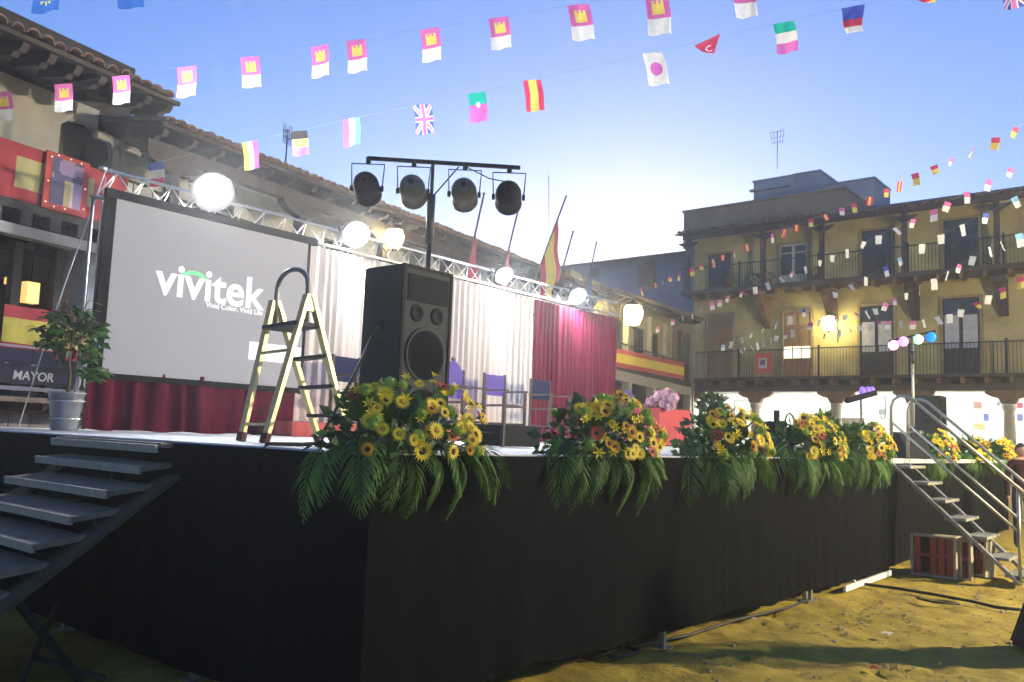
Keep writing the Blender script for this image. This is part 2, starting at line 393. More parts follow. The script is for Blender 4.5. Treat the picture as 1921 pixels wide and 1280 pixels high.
# --- house B : s from 1.75 to 19.5
ZB = lambda s: 5.84+.022*s
b = B(); lbox(b, 3.0, 19.5, -.9, -1.2, 4.1, 6.6); b.build('wall', PLASTER, lbB)
b = B(); lbox(b, 3.0, 19.5, -.9, -1.2, 0, 4.1); b.build('ground_wall', PLASTER, lbB)
b = B(); lbox(b, 1.95, 19.5, .05, -.9, 4.02, 4.22); b.build('gallery_floor', TIMBER, lbB)
b = B(); b.bar(LP(1.8, .0, ZB(1.8)-.25), LP(19.5, .0, ZB(19.5)-.25), .18, .2); b.build('top_beam', TIMBER, lbB)
pb = B(); pb.box((0, 0, .78), (.16, .16, 1.56)); pb.prism([(-.52, -.08, 1.56), (.52, -.08, 1.56), (.52, -.08, 1.48), (.3, -.08, 1.36), (.12, -.08, 1.3), (-.12, -.08, 1.3), (-.3, -.08, 1.36), (-.52, -.08, 1.48)], (0, .16, 0))
pbm = pb.mesh('post', [TIMBER])
for i, s in enumerate((2.35, 5.22, 7.75, 10.2, 12.9, 15.64, 18.2)):
    o = winst('post', pbm, lbB, LP(s, 0, 4.22), LROT); o.scale.z = (ZB(s)-.35-4.22)/1.56
for s in (3.6, 7.0, 9.0, 11.6, 14.2, 17):
    b = B(); lbox(b, s, s+.85, -.85, -.92, 4.25, 5.45); lbox(b, s+.06, s+.79, -.84, -.87, 4.3, 5.39, 1); b.build('window', [TIMBER, GLASSD], lbB)
b = B()
for i in range(160):
    s = 2.0+i*.108; b.tube([LP(s, .02, 4.22), LP(s, .02, 4.95)], .007, 4)
tag(b.build('balusters', IRON, lbB), kind='stuff')
B().bar(LP(2, .02, 4.97), LP(19.4, .02, 4.97), .05, .04).build('handrail', TIMBER, lbB)
eave(lbB, 1.74, 19.6, ZB(1.74)+.02, ZB(19.6)+.02, .5, slope=.18, rafter=.55)
# --- house C : s from 19.6 to 31
b = B(); lbox(b, 19.6, 31.2, -.9, -1.2, 4.1, 7.2); b.build('wall', PLASTER_Y, lbC)
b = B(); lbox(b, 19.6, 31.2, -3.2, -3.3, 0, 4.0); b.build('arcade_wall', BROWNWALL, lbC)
b = B(); lbox(b, 19.6, 31.0, .06, -3.2, 4.02, 4.2); b.build('balcony_floor', TIMBER, lbC)
b = B(); lbox(b, 19.6, 30.9, .1, -.1, 3.62, 3.98); b.build('balcony_beam', STONE, lbC)
b = B(); lbox(b, 31.2, 31.4, .1, -3.3, 0, 7.0); b.build('end_wall', BROWNWALL, lbC)
for s in (20.6, 23.4, 26.0, 27.9):
    b = B(); lbox(b, s, s+1.0, -.84, -.93, 4.25, 6.1, 0); lbox(b, s+.08, s+.46, -.82, -.86, 4.9, 6.0, 1); lbox(b, s+.54, s+.92, -.82, -.86, 4.9, 6.0, 1); b.build('balcony_door', [TIMBER, GLASSD], lbC)
for s in (22.6, 25.3, 27.3, 29.4, 30.6):
    b = B(); lbox(b, s, s+.16, .05, -.11, 4.2, 6.35); b.build('post', TIMBER if s > 29 else STONE, lbC)
for s in (20, 22.8, 25.6, 28.4, 30.7):
    b = B(); lbox(b, s, s+.3, .1, -.2, 0, 3.62); b.build('pillar', STONE, lbC)
b = B()
for i in range(100):
    s = 19.7+i*.113; b.tube([LP(s, .03, 4.2), LP(s, .03, 4.95)], .008, 4)
tag(b.build('balusters', IRON, lbC), kind='stuff')
B().bar(LP(19.6, .03, 4.97), LP(31, .03, 4.97), .05, .04).build('handrail', IRON, lbC)
eave(lbC, 19.7, 31.0, 6.45, 7.0, .6, slope=.2, rafter=.6)

# ================================================================== right building (closing the square)
rb = thing('arcade_house', (33.4, 7, 0), 'three storey yellow house with timber balconies over a white arcade', 'house')
YR, YL = -6.0, 15.75
def rbox(b, y0, y1, z0, z1, x0, x1, mi=0): return b.bb(x0, x1, y0, y1, z0, z1, mi)
XW = 33.4; XF = 32.2
rbox(B(), YR, YL, 4.45, 11.2, XW, XW+.4).build('wall', PLASTER_Y, rb)
rbox(B(), YR, YL+.2, 0, 4.0, 36.0, 36.3).build('arcade_wall', WHITEWALL, rb)
rbox(B(), YL-.1, YL+.2, 0, 4.0, XF+.6, 36.0).build('arcade_side_wall', WHITEWALL, rb)
rbox(B(), YR, YL, 4.02, 4.12, XF+.35, 36.2).build('arcade_ceiling', WHITEWALL, rb)
rbox(B(), YR, YL-.05, 3.85, 4.1, XF, XF+.34).build('arcade_beam', TIMBER, rb)
rbox(B(), YR, YL, 4.34, 4.46, XF-.15, XW).build('balcony_floor', TIMBER, rb)
rbox(B(), YR, YL, 4.1, 4.34, XF+.6, XF+.7).build('fascia', TIMBER, rb)
jm = B().box((0, 0, 0), (.7, .14, .2)).mesh('joist_end', [TIMBER2])
for i in range(27): inst('joist_end', jm, rb, (XF+.2-33.4, YL-.5-i*.8-7, 4.22))
rbox(B(), YR, YL, 8.28, 8.46, XF-.12, XW).build('balcony_floor', TIMBER, rb)
for i in range(27): inst('joist_end', jm, rb, (XF+.35-33.4, YL-.5-i*.8-7, 8.18))
# stone columns with timber corbels
for y in (15.3, 12.2, 8.75, 5.8, 2.6, -.6, -3.8):
    c = B(); c.lathe([(.27, 0), (.27, .12), (.22, .2), (.20, 1.6), (.18, 3.1), (.23, 3.18), (.25, 3.3), (.25, 3.36)], (32.37, y, 0), n=18)
    cob = c.build('column', STONE, rb)
    B().prism([(32.24, y-.75, 3.848), (32.24, y+.75, 3.848), (32.24, y+.75, 3.74), (32.24, y+.55, 3.62), (32.24, y+.32, 3.56), (32.24, y+.24, 3.365), (32.24, y-.24, 3.365), (32.24, y-.32, 3.56), (32.24, y-.55, 3.62), (32.24, y-.75, 3.74)], (.26, 0, 0)).build('corbel', TIMBER2, cob)
# doors
SURR = mat('door_surround', (.26, .20, .10), .8, var=.3, scale=3)
def door(name, y0, y1, z0, z1, mats, glass=True, zg=.45, lit=False, n=2):
    b = B(); rbox(b, y0, y1, z0, z1, XW-.05, XW+.1); d = b.build(name, mats[0], rb)
    for (p0, p1, q0, q1) in ((y0-.10, y0, z0, z1+.1), (y1, y1+.10, z0, z1+.1), (y0, y1, z1, z1+.1)): rbox(B(), p0, p1, q0, q1, XW-.12, XW+.02).build('surround', SURR, d)
    w_ = (y1-y0)/n
    for k in range(n):
        a, c = y0+k*w_+.08, y0+(k+1)*w_-.06
        if glass: rbox(B(), a, c, z0+(z1-z0)*zg, z0+(z1-z0)*.78, XW-.075, XW-.05).build('pane', mats[1], d)
        rbox(B(), a, c, z0+.12, z0+(z1-z0)*(zg-.06), XW-.08, XW-.05).build('panel', mats[0], d)
        if glass: rbox(B(), a, c, z0+(z1-z0)*.81, z1-.1, XW-.07, XW-.05).build('pane', mats[2], d)
    return d
CURT = mat('net_curtain', (.42, .42, .44), .9, var=.2, scale=6)
LITW = mat('lit_window', (1, .95, .7), .4, emit=(1, .92, .6), estr=.22)
DKW = mat('near_black_wood', (.018, .016, .014), .6, var=.3, scale=5)
OCHRE = mat('ochre_wood', (.22, .12, .04), .6, var=.3, scale=5, stretch=(1, 1, .3))
door('balcony_door', 13.78, 15.0, 4.46, 7.45, (OCHRE, OCHRE, OCHRE))
dd = door('balcony_door', 10.15, 11.35, 4.46, 7.35, (OCHRE, OCHRE, mat('dim_pane', (.30, .22, .08), .3)), zg=.40)
for k in range(3):
    c0 = onX(1478+k*17, 656, XW-.1); rbox(B(), c0.y-.17, c0.y+.17, 5.35, 5.85, XW-.1, XW-.078).build('pane', LITW, dd)
door('balcony_door', 6.79, 8.1, 4.46, 7.4, (DKW, CURT, GLASSD), zg=.36)
door('balcony_door', 3.67, 4.96, 4.46, 7.5, (DKW, CURT, GLASSD), zg=.36)
door('balcony_door', .4, 1.6, 4.46, 7.5, (DKW, CURT, GLASSD), zg=.36)
PALEF = mat('pale_green_paint', (.40, .42, .36), .6, var=.1, scale=6)
door('upper_door', 13.87, 15.0, 8.46, 10.3, (DKW, GLASSD, GLASSD))
door('upper_door', 10.3, 11.53, 8.46, 10.4, (PALEF, GLASSD, GLASSD), zg=.3)
door('upper_door', 6.83, 8.0, 8.46, 10.57, (DKW, GLASSD, GLASSD))
door('upper_door', 3.64, 4.87, 8.46, 10.61, (DKW, GLASSD, GLASSD))
door('upper_door', .4, 1.6, 8.46, 10.6, (DKW, GLASSD, GLASSD))
# posts and knee braces
for y in (15.5, 11.87, 9.31, 6.06, 2.84, -.4, -3.6):
    b = B(); rbox(b, y-.09, y+.09, 8.46, 10.9, XF, XF+.18); b.build('post', TIMBER, rb)
    B().prism([(XF, y-.5, 10.75), (XF, y+.5, 10.75), (XF, y+.3, 10.62), (XF, y+.1, 10.5), (XF, y-.1, 10.5), (XF, y-.3, 10.62)], (.17, 0, 0)).build('corbel', TIMBER, rb)
for y in (12.1, 9.2, 5.95, 2.86, -.4):
    B().prism([(XW-.02, y-.16, 6.7), (XW-.02, y-.16, 8.1), (XF+.1, y-.16, 8.1), (XF+.1, y-.16, 7.85), (XW-.35, y-.16, 6.95)], (0, .32, 0)).build('knee_brace', TIMBER2 if y > 8 else TIMBER, rb)
rbox(B(), YR, YL, 10.9, 11.1, XF, XF+.2).build('eave_beam', TIMBER, rb)
# railings
for (zf, zt_) in ((4.46, 5.62), (8.46, 9.5)):
    b = B(); y = YL-.1
    while y > YR: b.tube([(XF-.05, y, zf), (XF-.05, y, zt_)], .010, 4, smooth=False, caps=False); y -= .125
    tag(b.build('balusters', IRON, rb, fix=False), kind='stuff')
    B().bar((XF-.05, YL, zt_), (XF-.05, YR, zt_), .06, .04).build('handrail', IRON, rb)
    for y in (15.5, 12.9, 9.4, 5.9, 2.6, -.8): B().bar((XF-.05, y, zf), (XF-.05, y, zt_+.12), .07, .07).build('rail_post', IRON, rb)
# roof with barrel tiles
def reave(y0, y1, z, xe, slope, depth):
    b = B(); b.add([(xe+.05, y0, z-.06), (xe+.05, y1, z-.06), (xe+depth, y1, z-.06+slope*depth), (xe+depth, y0, z-.06+slope*depth), (xe+.05, y0, z), (xe+.05, y1, z), (xe+depth, y1, z+slope*depth), (xe+depth, y0, z+slope*depth)],
                   [(0, 1, 2, 3), (4, 7, 6, 5), (0, 4, 5, 1), (1, 5, 6, 2), (2, 6, 7, 3), (3, 7, 4, 0)])
    rf = b.build('roof', TIMBER, rb); n = int(abs(y1-y0)/.235); tm = tile_mesh()
    sg = 1 if y1 > y0 else -1
    R = M((V((0, 1, 0)), V((-1, 0, -slope)).normalized(), V((-slope, 0, 1)).normalized())).transposed()
    for i in range(n):
        for row in range(2):
            winst('roof_tile', tm, rf, (xe+row*.37+random.uniform(-.02, .02), y0+sg*(i+.5)*.235, z+row*.37*slope+.01), R, 1)
    nn = n*4
    b = B(); b.grid(lambda u, v: (xe+.6+v*(depth-.65), y0+u*(y1-y0), z+.02+(.6+v*(depth-.65))*slope+.05*abs(sin(pi*u*nn/4))), nn, 4)
    tag(b.build('tile_field', TILE, rf, fix=False), kind='stuff')
reave(9.0, YL+.2, 11.12, 31.75, .16, 2.7)
reave(YR, 8.9, 10.98, 31.75, .30, 5.0)
# attic and roof blocks
at_ = thing('attic_block', (35, 12, 11), 'plain brown rendered attic block above the tiled eaves', 'building')
a0 = onX(1283, 402, 34.3); a1 = onX(1585, 352, 34.3)
B().bb(34.3, 38, a1.y, a0.y, 11.0, (a0.z+a1.z)/2).build('wall', BROWNWALL, at_)
B().bb(34.22, 38.05, a1.y-.06, a0.y+.06, (a0.z+a1.z)/2, (a0.z+a1.z)/2+.1).build('coping', BROWNWALL, at_)
rh = thing('roof_hut', (37.5, 12, 12.5), 'pale grey stepped roof hut behind the brown attic', 'building')
c = lambda x, y, X: onX(x, y, X)
for (xa, ya, xb, yb, X, nm) in ((1414, 348, 1488, 326, 37.2, 'wall'), (1488, 322, 1538, 330, 37.5, 'wall'), (1538, 352, 1640, 334, 38.2, 'wall')):
    p0 = c(xa, ya, X); p1 = c(xb, yb, X); zt = (p0.z+p1.z)/2 if nm else 0
    B().bb(X, X+2.5, p1.y, p0.y, 11, zt).build('wall', GREYWALL, rh)
    B().bb(X-.06, X+2.5, p1.y-.05, p0.y+.05, zt, zt+.09).build('coping', GREYWALL, rh)
p0 = c(1412, 348, 37.1); p1 = c(1480, 340, 37.1); B().bb(36.95, 37.15, p1.y, p0.y+.1, p0.z-.35, p0.z-.25).build('ledge', GREYWALL, rh)
def antenna(base, h, label, n=3, wd=.5, R=None):
    t = thing('antenna', base, label, 'antenna'); b = V(base)
    B().tube([b, b+V((0, 0, h))], .018, 6).build('mast', IRON, t)
    R = R or V((0, 1, 0))
    for k in range(n):
        z = h*(1-.14*k)-.05; ww = wd*(1-.1*k)
        B().tube([b+V((0, 0, z))-R*ww, b+V((0, 0, z))+R*ww], .012, 5).build('boom', IRON, t)
        for q in (-1, -.5, .5, 1):
            B().tube([b+V((0, 0, z-.14))+R*ww*q, b+V((0, 0, z+.14))+R*ww*q], .009, 5).build('element', IRON, t)
p = onX(1458, 316, 38.0); antenna(p, onX(1458, 246, 38).z-p.z, 'television antenna standing on the grey roof hut', wd=.35)
# blue-grey house behind
bh = thing('backdrop_house', (40, 22, 0), 'blue grey house with one shuttered window behind the gallery roofs', 'house')
q0 = onX(1072, 505, 38); q1 = onX(1272, 472, 38)
B().bb(38, 46, q1.y-3, q0.y+1, 0, (q0.z+q1.z)/2).build('wall', mat('bluegrey_render', (.25, .26, .33), .9, var=.12, scale=.8), bh)
zt = (q0.z+q1.z)/2-.16
B().add([(37.4, q1.y-3, zt), (37.4, q0.y+1.3, zt), (42, q0.y+1.3, zt+1.1), (42, q1.y-3, zt+1.1), (37.4, q1.y-3, zt+.15), (37.4, q0.y+1.3, zt+.15), (42, q0.y+1.3, zt+1.25), (42, q1.y-3, zt+1.25)],
        [(0, 1, 2, 3), (4, 7, 6, 5), (0, 4, 5, 1), (1, 5, 6, 2), (2, 6, 7, 3), (3, 7, 4, 0)]).build('roof', TILE, bh)
for (xa, ya, xb, yb) in ((1198, 497, 1227, 536), (1108, 505, 1122, 517)):
    a = onX(xa, ya, 37.95); d = onX(xb, yb, 37.95)
    wn = B().bb(37.94, 38.02, d.y-.05, a.y+.05, d.z-.05, a.z+.05).build('window', TIMBER, bh)
    B().bb(37.92, 37.94, (a.y+d.y)/2+.03, a.y, d.z, a.z).build('shutter', TIMBER2, wn); B().bb(37.92, 37.94, d.y, (a.y+d.y)/2-.03, d.z, a.z).build('shutter', TIMBER2, wn)
sa, za = lpx(536, 300, -1.5)
antenna(LP(sa, -1.5, za-.35), 1.0, 'thin antenna mast on the long gallery roof beside the small flags', n=2, wd=.12, R=E1)
t = thing('aerial_mast', LP(15, -2.5, 6.8), 'very thin whip mast rising above the gallery roof', 'antenna')
p = onpl(1029, 330, LP(0, -2.5, 0), EN); q = onpl(1031, 500, LP(0, -2.5, 0), EN); B().tube([q, p], .012, 5).build('mast', STEEL, t)
# arcade lights and fittings
LX = 32.72
for i, y in enumerate((13.8, 10.5, 7.3, 4.2, 1.0)):
    t = thing('arcade_lamp', (LX, y, 3.95), ('fluorescent tube behind the arcade beam above the notice board', 'fluorescent tube behind the arcade beam before the shop window', 'fluorescent tube behind the arcade beam above the meter box', 'fluorescent tube behind the arcade beam above the far loudspeaker', 'fluorescent tube behind the arcade beam by the picture edge')[i], 'lamp', 'arcade ceiling lamps')
    B().bb(LX-.06, LX+.06, y-.65, y+.65, 3.97, 4.015).build('housing', WHITEP, t)
    B().tube([(LX, y-.6, 3.935), (LX, y+.6, 3.935)], .03, 8).build('tube', TUBE, t)

# ================================================================== screen, curtains and truss at the back of the stage
YS = 6.6; YD = 7.0; YT = 7.15
XR = V((1, 0, 0)); ZR = V((0, 0, 1))
c00 = onY(192, 698, YS); c10 = onY(562, 730, YS); c01 = onY(217, 371, YS); c11 = onY(578, 459, YS)
sx0, sx1 = (c00.x+c01.x)/2, (c10.x+c11.x)/2; sz0, sz1 = (c00.z+c10.z)/2, (c01.z+c11.z)/2
sc = thing('projection_screen', (sx0, YS, sz0), 'grey projection screen with black border showing white lettering and green arc', 'screen')
SCRM = mat('screen_fabric', (.33, .335, .37), .8, var=.02, scale=2, emit=(.62, .60, .68), estr=.012)
B().bb(sx0, sx1, YS, YS+.01, sz0, sz1).build('screen_surface', SCRM, sc)
B().bb(sx0-.13, sx0, YS-.012, YS+.03, sz0-.08, sz1+.09).build('border', BLACK, sc)
B().bb(sx1, sx1+.04, YS-.012, YS+.03, sz0-.08, sz1+.09).build('border', BLACK, sc)
B().bb(sx0-.13, sx1+.14, YS-.03, YS+.05, sz1, sz1+.1).build('case', BLACK, sc)
B().bb(sx0-.06, sx1+.06, YS-.015, YS+.03, sz0-.07, sz0).build('border', BLACK, sc)
PROJ = mat('projected_white', (.9, .9, .9), .7, emit=(1, 1, 1), estr=.07)
PROJG = mat('projected_green', (.2, .75, .35), .7, emit=(.16, .62, .27), estr=.06)
RS = frame3((1, 0, 0), (0, -1, 0))
l0 = onY(291, 549, YS-.012); l1 = onY(497, 577, YS-.012)
Lw = l1.x-l0.x
# heavy sans lettering: v i v i t e k
text('vivitek', 1.0, PROJ, sc, (l0.x, YS-.012, l0.z), RS, off=.017, spacing=1.0, width=Lw)
t0 = onY(386, 576, YS-.012); text('Vivid Color, Vivid Life', .2, PROJ, sc, t0, RS, off=.0, width=onY(492, 591, YS-.012).x-t0.x)
b = B(); ac = onY(364, 535, YS-.010); ra = abs(onY(395, 520, YS).x-onY(333, 520, YS).x)/2
pts = []
for k in range(25): a = pi*(.02+.93*k/24); pts.append((ac.x+cos(a)*ra, YS-.010, ac.z+sin(a)*ra*.8))
pin = [(ac.x+cos(pi*(.02+.93*k/24))*(ra-.055), YS-.010, ac.z+sin(pi*(.02+.93*k/24))*(ra*.8-.05)) for k in range(25)]
b.add(pts+pin, [(k, k+1, 25+k+1, 25+k) for k in range(24)]); b.build('green_arc', PROJG, sc)
r0 = onY(466, 674, YS-.012); r1 = onY(566, 650, YS-.012)
B().bb(r0.x, min(r1.x, sx1-.02), YS-.014, YS-.008, r0.z, r0.z+.235).build('white_caption_box', PROJ, sc)

def curtain(name, x0, x1, z0, z1, y, mt, label, lam=.14, amp=.035, seed=0, flare=1.0):
    L = x1-x0; nu = int(L*70)
    def fn(u, v):
        x = x0+u*L; k = 1-.35*v
        ph = x/lam*2*pi+4.5*NZ.noise(V((x*1.9, 0, seed)))+1.2*NZ.noise(V((x*6, 0, seed)))+.5*NZ.noise(V((x*2, v*2, seed+3)))
        a = amp*(.55+.75*NZ.noise(V((x*2.9, 3+v*.4, seed))))*k*flare
        return (x+.02*NZ.noise(V((x*3, v*2, seed))), y-abs(a)*sin(ph)-.02*NZ.noise(V((x*1.1, v, seed+8)))*k, z0+(z1-z0)*v+(.012*sin(ph*.5) if v < .01 else 0))
    b = B(); b.grid(fn, nu, 14); o = b.build(name, mt, fix=False)
    # hang from a rail tube
    return tag(o, label, 'curtain')
xr = onY(1154, 660, YD).x; xm = onY(1001, 640, YD).x
ztop = onY(850, 524, YD).z
curtain('skirt_curtain', sx0-.12, onY(548, 780, YS+.06).x, HS+.01, sz0+.05, YS+.06, DEEPM, 'dark maroon pleated drape below the projection screen', lam=.33, amp=.11, seed=1)
curtain('stage_curtain', onY(560, 600, YD).x-.3, xm, HS+.02, ztop, YD, IVORY, 'ivory pleated backdrop curtain in the middle of the stage', lam=.15, amp=.065, seed=2)
curtain('stage_curtain', xm, xr, HS+.02, ztop-.02, YD-.01, MAROON, 'crimson pleated backdrop curtain beside the ivory one', lam=.15, amp=.07, seed=3)
ct = thing('curtain_rail', (sx1, YD+.06, HS), 'thin steel rail and posts carrying the pleated backdrop curtains', 'rail')
B().tube([(sx0-.1, YD+.07, ztop-.01), (xr+.05, YD+.07, ztop-.01)], .02, 8).build('rail', STEEL, ct)
for x in (sx0-.05, sx1+.1, (sx1+xm)/2, xm, xr): B().tube([(x, YD+.1, HS), (x, YD+.1, ztop)], .02, 8).build('post', STEEL, ct)

# truss
tz0 = ztop+.06; tz1 = onY(195, 318, YT).z; tx0 = onY(192, 330, YT).x; tx1 = xr+.2
tr = thing('lighting_truss', (tx0, YT, HS), 'silver triangular lighting truss across the back of the stage', 'truss')
for (dy, z) in ((-.14, tz0), (.14, tz0), (0, tz1)): B().tube([(tx0, YT+dy, z), (tx1, YT+dy, z)], .024, 8).build('chord', ALU, tr)
n = int((tx1-tx0)/.36)
bmA = B().tube([(0, -.14, 0), (.18, 0, tz1-tz0)], .010, 6).tube([(.18, 0, tz1-tz0), (.36, -.14, 0)], .010, 6).mesh('brace', [ALU])
bmB = B().tube([(0, .14, 0), (.18, 0, tz1-tz0)], .010, 6).mesh('brace', [ALU])
bmC = B().tube([(0, -.14, 0), (.36, .14, 0)], .010, 6).mesh('brace', [ALU])
for i in range(n):
    for me in (bmA, bmB, bmC): inst('brace', me, tr, (i*.36, 0, tz0-HS))
for x in (tx0, tx1):
    B().tube([(x, YT, tz1-.02), (x, YT, tz1+.03)], .045, 10).build('end_cap', ALU, tr)
    B().tube([(x+.1, YT+.12, HS), (x+.1, YT+.12, tz0+.02)], .02, 8).build('upright', DARKSTEEL, tr)
# floodlights on the truss
def floodlight(px, py, r, label, aim):
    p = onY(px, py, YT-.3); t = thing('floodlight', p, label, 'floodlight', 'floodlights on the truss')
    d = V(aim).normalized(); R = frame3(d.cross(ZR), d)
    b = B(); b.lathe([(r*.35, -.20), (r*.6, -.17), (r*.9, -.08), (r*1.03, .015), (r*1.03, .02), (r*1.0, .02)], p, n=24, rot=R); b.build('housing', DARKSTEEL, t)
    b = B(); b.lathe([(r*1.0, .018), (r*.82, -.05), (r*.55, -.11), (0.0001, -.14)], p, n=24, rot=R); b.build('reflector', LAMP, t)
    b = B(); b.lathe([(.0001, -.05), (.025, -.04), (.042, 0), (.03, .035), (.0001, .05)], p+d*.02, n=12, rot=R); b.build('bulb', BULBM, t)
    up = p+V((0, .25, max(.1, tz1-p.z-.02)))
    B().tube([p+R@V((r*1.1, 0, -.05)), p+R@V((r*1.1, 0, -.25)), p+R@V((-r*1.1, 0, -.25)), p+R@V((-r*1.1, 0, -.05))], .012, 6).build('yoke', DARKSTEEL, t)
    B().tube([p-d*.15, V((p.x, YT-.02, tz0+.1))], .014, 6).build('clamp', DARKSTEEL, t)
    return t
toC = lambda px, py: (CAM-onY(px, py, 6.9))
floodlight(400, 360, .27, 'largest glaring white floodlight on the truss above the projection screen', V((-.30, -.72, -.52)))
floodlight(668, 440, .22, 'glaring white floodlight above the left edge of the ivory curtain', V((-.30, -.72, -.52)))
floodlight(945, 517, .18, 'white floodlight above the ivory curtain beside the red flags', V((-.30, -.70, -.55)))
floodlight(1083, 556, .20, 'white floodlight above the crimson curtain', V((-.30, -.70, -.55)))
# guy ropes
gr = thing('guy_rope', (tx0, YT, HS), 'thin pale guy rope from the truss end down past the potted tree', 'rope')
B().tube([(tx0, YT-.1, tz1), onY(112, 560, 7.2), onY(35, 800, 7.25)], .008, 6).build('rope', mat('pale_rope', (.5, .5, .5), .8), gr)
gr2 = thing('guy_rope', (tx0+.02, YT, HS), 'thin dark guy rope dropping straight beside the black screen border', 'rope')
B().tube([(tx0+.02, YT-.05, tz1-.1), onY(180, 480, 7.3), onY(172, 800, 7.3)], .006, 6).build('rope', mat('grey_rope', (.3, .3, .32), .8), gr2)

# riser with red skirt
x0 = onY(548, 800, 5.95).x; x1 = onY(1000, 820, 5.95).x
rs = thing('riser', (x0, 5.95, HS), 'low riser with red pleated skirt in front of the ivory curtain', 'platform')
B().bb(x0, x1, 5.97, 6.9, HS+.15, HS+.2).build('top', mat('riser_top', (.30, .10, .09), .8, var=.1), rs)
b = B(); b.grid(lambda u, v: (x0+u*(x1-x0), 5.95-.02*abs(sin(u*(x1-x0)*18)), HS+.005+.19*v), int((x1-x0)*40), 2); b.build('skirt', REDSKIRT, rs, fix=False)
b = B(); b.grid(lambda u, v: (x0-.01-.02*abs(sin(u*18)), 5.95+u*.95, HS+.005+.19*v), 40, 2); b.build('skirt', REDSKIRT, rs, fix=False)

# ================================================================== chairs
CHW = mat('chair_wood', (.06, .035, .03), .6, var=.2, scale=8)
def chair(p, rz, fab, label, throne=False):
    t = thing('armchair', p, label, 'chair', 'armchairs on the riser', rz)
    FB = fab; W2, D2 = .27, .24
    for sx in (-1, 1):
        B().bb(sx*W2-.02, sx*W2+.02, -D2-.02, -D2+.02, 0, .66).build('leg', CHW, t, world=False)
        B().bb(sx*W2-.02, sx*W2+.02, D2-.02, D2+.02, 0, .98).build('leg', CHW, t, world=False)
        B().bb(sx*W2-.03, sx*W2+.03, -D2-.05, D2+.02, .661, .69).build('armrest', CHW, t, world=False)
        B().bb(sx*W2-.012, sx*W2+.012, -D2, D2, .1, .13).build('stretcher', CHW, t, world=False)
        B().bb(sx*W2-.012, sx*W2+.012, -D2, D2, .4, .43).build('side_rail', CHW, t, world=False)
    B().bb(-W2, W2, D2-.012, D2+.012, .1, .13).build('stretcher', CHW, t, world=False)
    B().bb(-W2, W2, -D2-.012, -D2+.012, .4, .43).build('front_rail', CHW, t, world=False)
    b = B(); b.grid(lambda u, v: (-W2+.02+u*(2*W2-.04), -D2+v*2*D2, .442-.02*sin(pi*u)*sin(pi*v)), 8, 6); b.build('seat', FB, t, world=False)
    if throne:
        b = B(); b.prism([(-W2+.02, D2-.01, .5), (W2-.02, D2-.01, .5), (W2-.02, D2-.01, .95), (W2*.7, D2-.01, 1.03), (W2*.35, D2-.01, 1.1), (0, D2-.01, 1.13), (-W2*.35, D2-.01, 1.1), (-W2*.7, D2-.01, 1.03), (-W2+.02, D2-.01, .95)], (0, .035, 0)); b.build('backrest', FB, t, world=False, bevel=.01)
        B().lathe([(.03, 0), (.045, .03), (.02, .07), (.0001, .09)], (0, D2, 1.12), n=10).build('crest', CHW, t, world=False)
    else:
        b = B(); b.bb(-W2+.02, W2-.02, D2-.012, D2+.012, .60, .96); b.build('backrest', FB, t, world=False, bevel=.006)
    return t
PURP = mat('violet_fabric', (.12, .07, .38), .8, var=.1, scale=10)
NAVY = mat('navy_fabric', (.014, .018, .075), .9, var=.15, scale=10, spec=.05)
zr = HS+.2
def chX(px): return onY(px, 760, 6.2+.24).x
chair((chX(648), 6.2, zr), .1, NAVY, 'armchair with navy blue back half hidden between ladder and loudspeaker')
chair((chX(856)-.05, 6.25, zr), .05, PURP, 'carved violet throne chair next to the tall loudspeaker', True)
chair((chX(926), 6.2, zr), .0, PURP, 'violet backed armchair in the middle of the riser')
chair((chX(1012), 6.2, zr), -.05, NAVY, 'navy backed armchair where the ivory and crimson curtains meet')

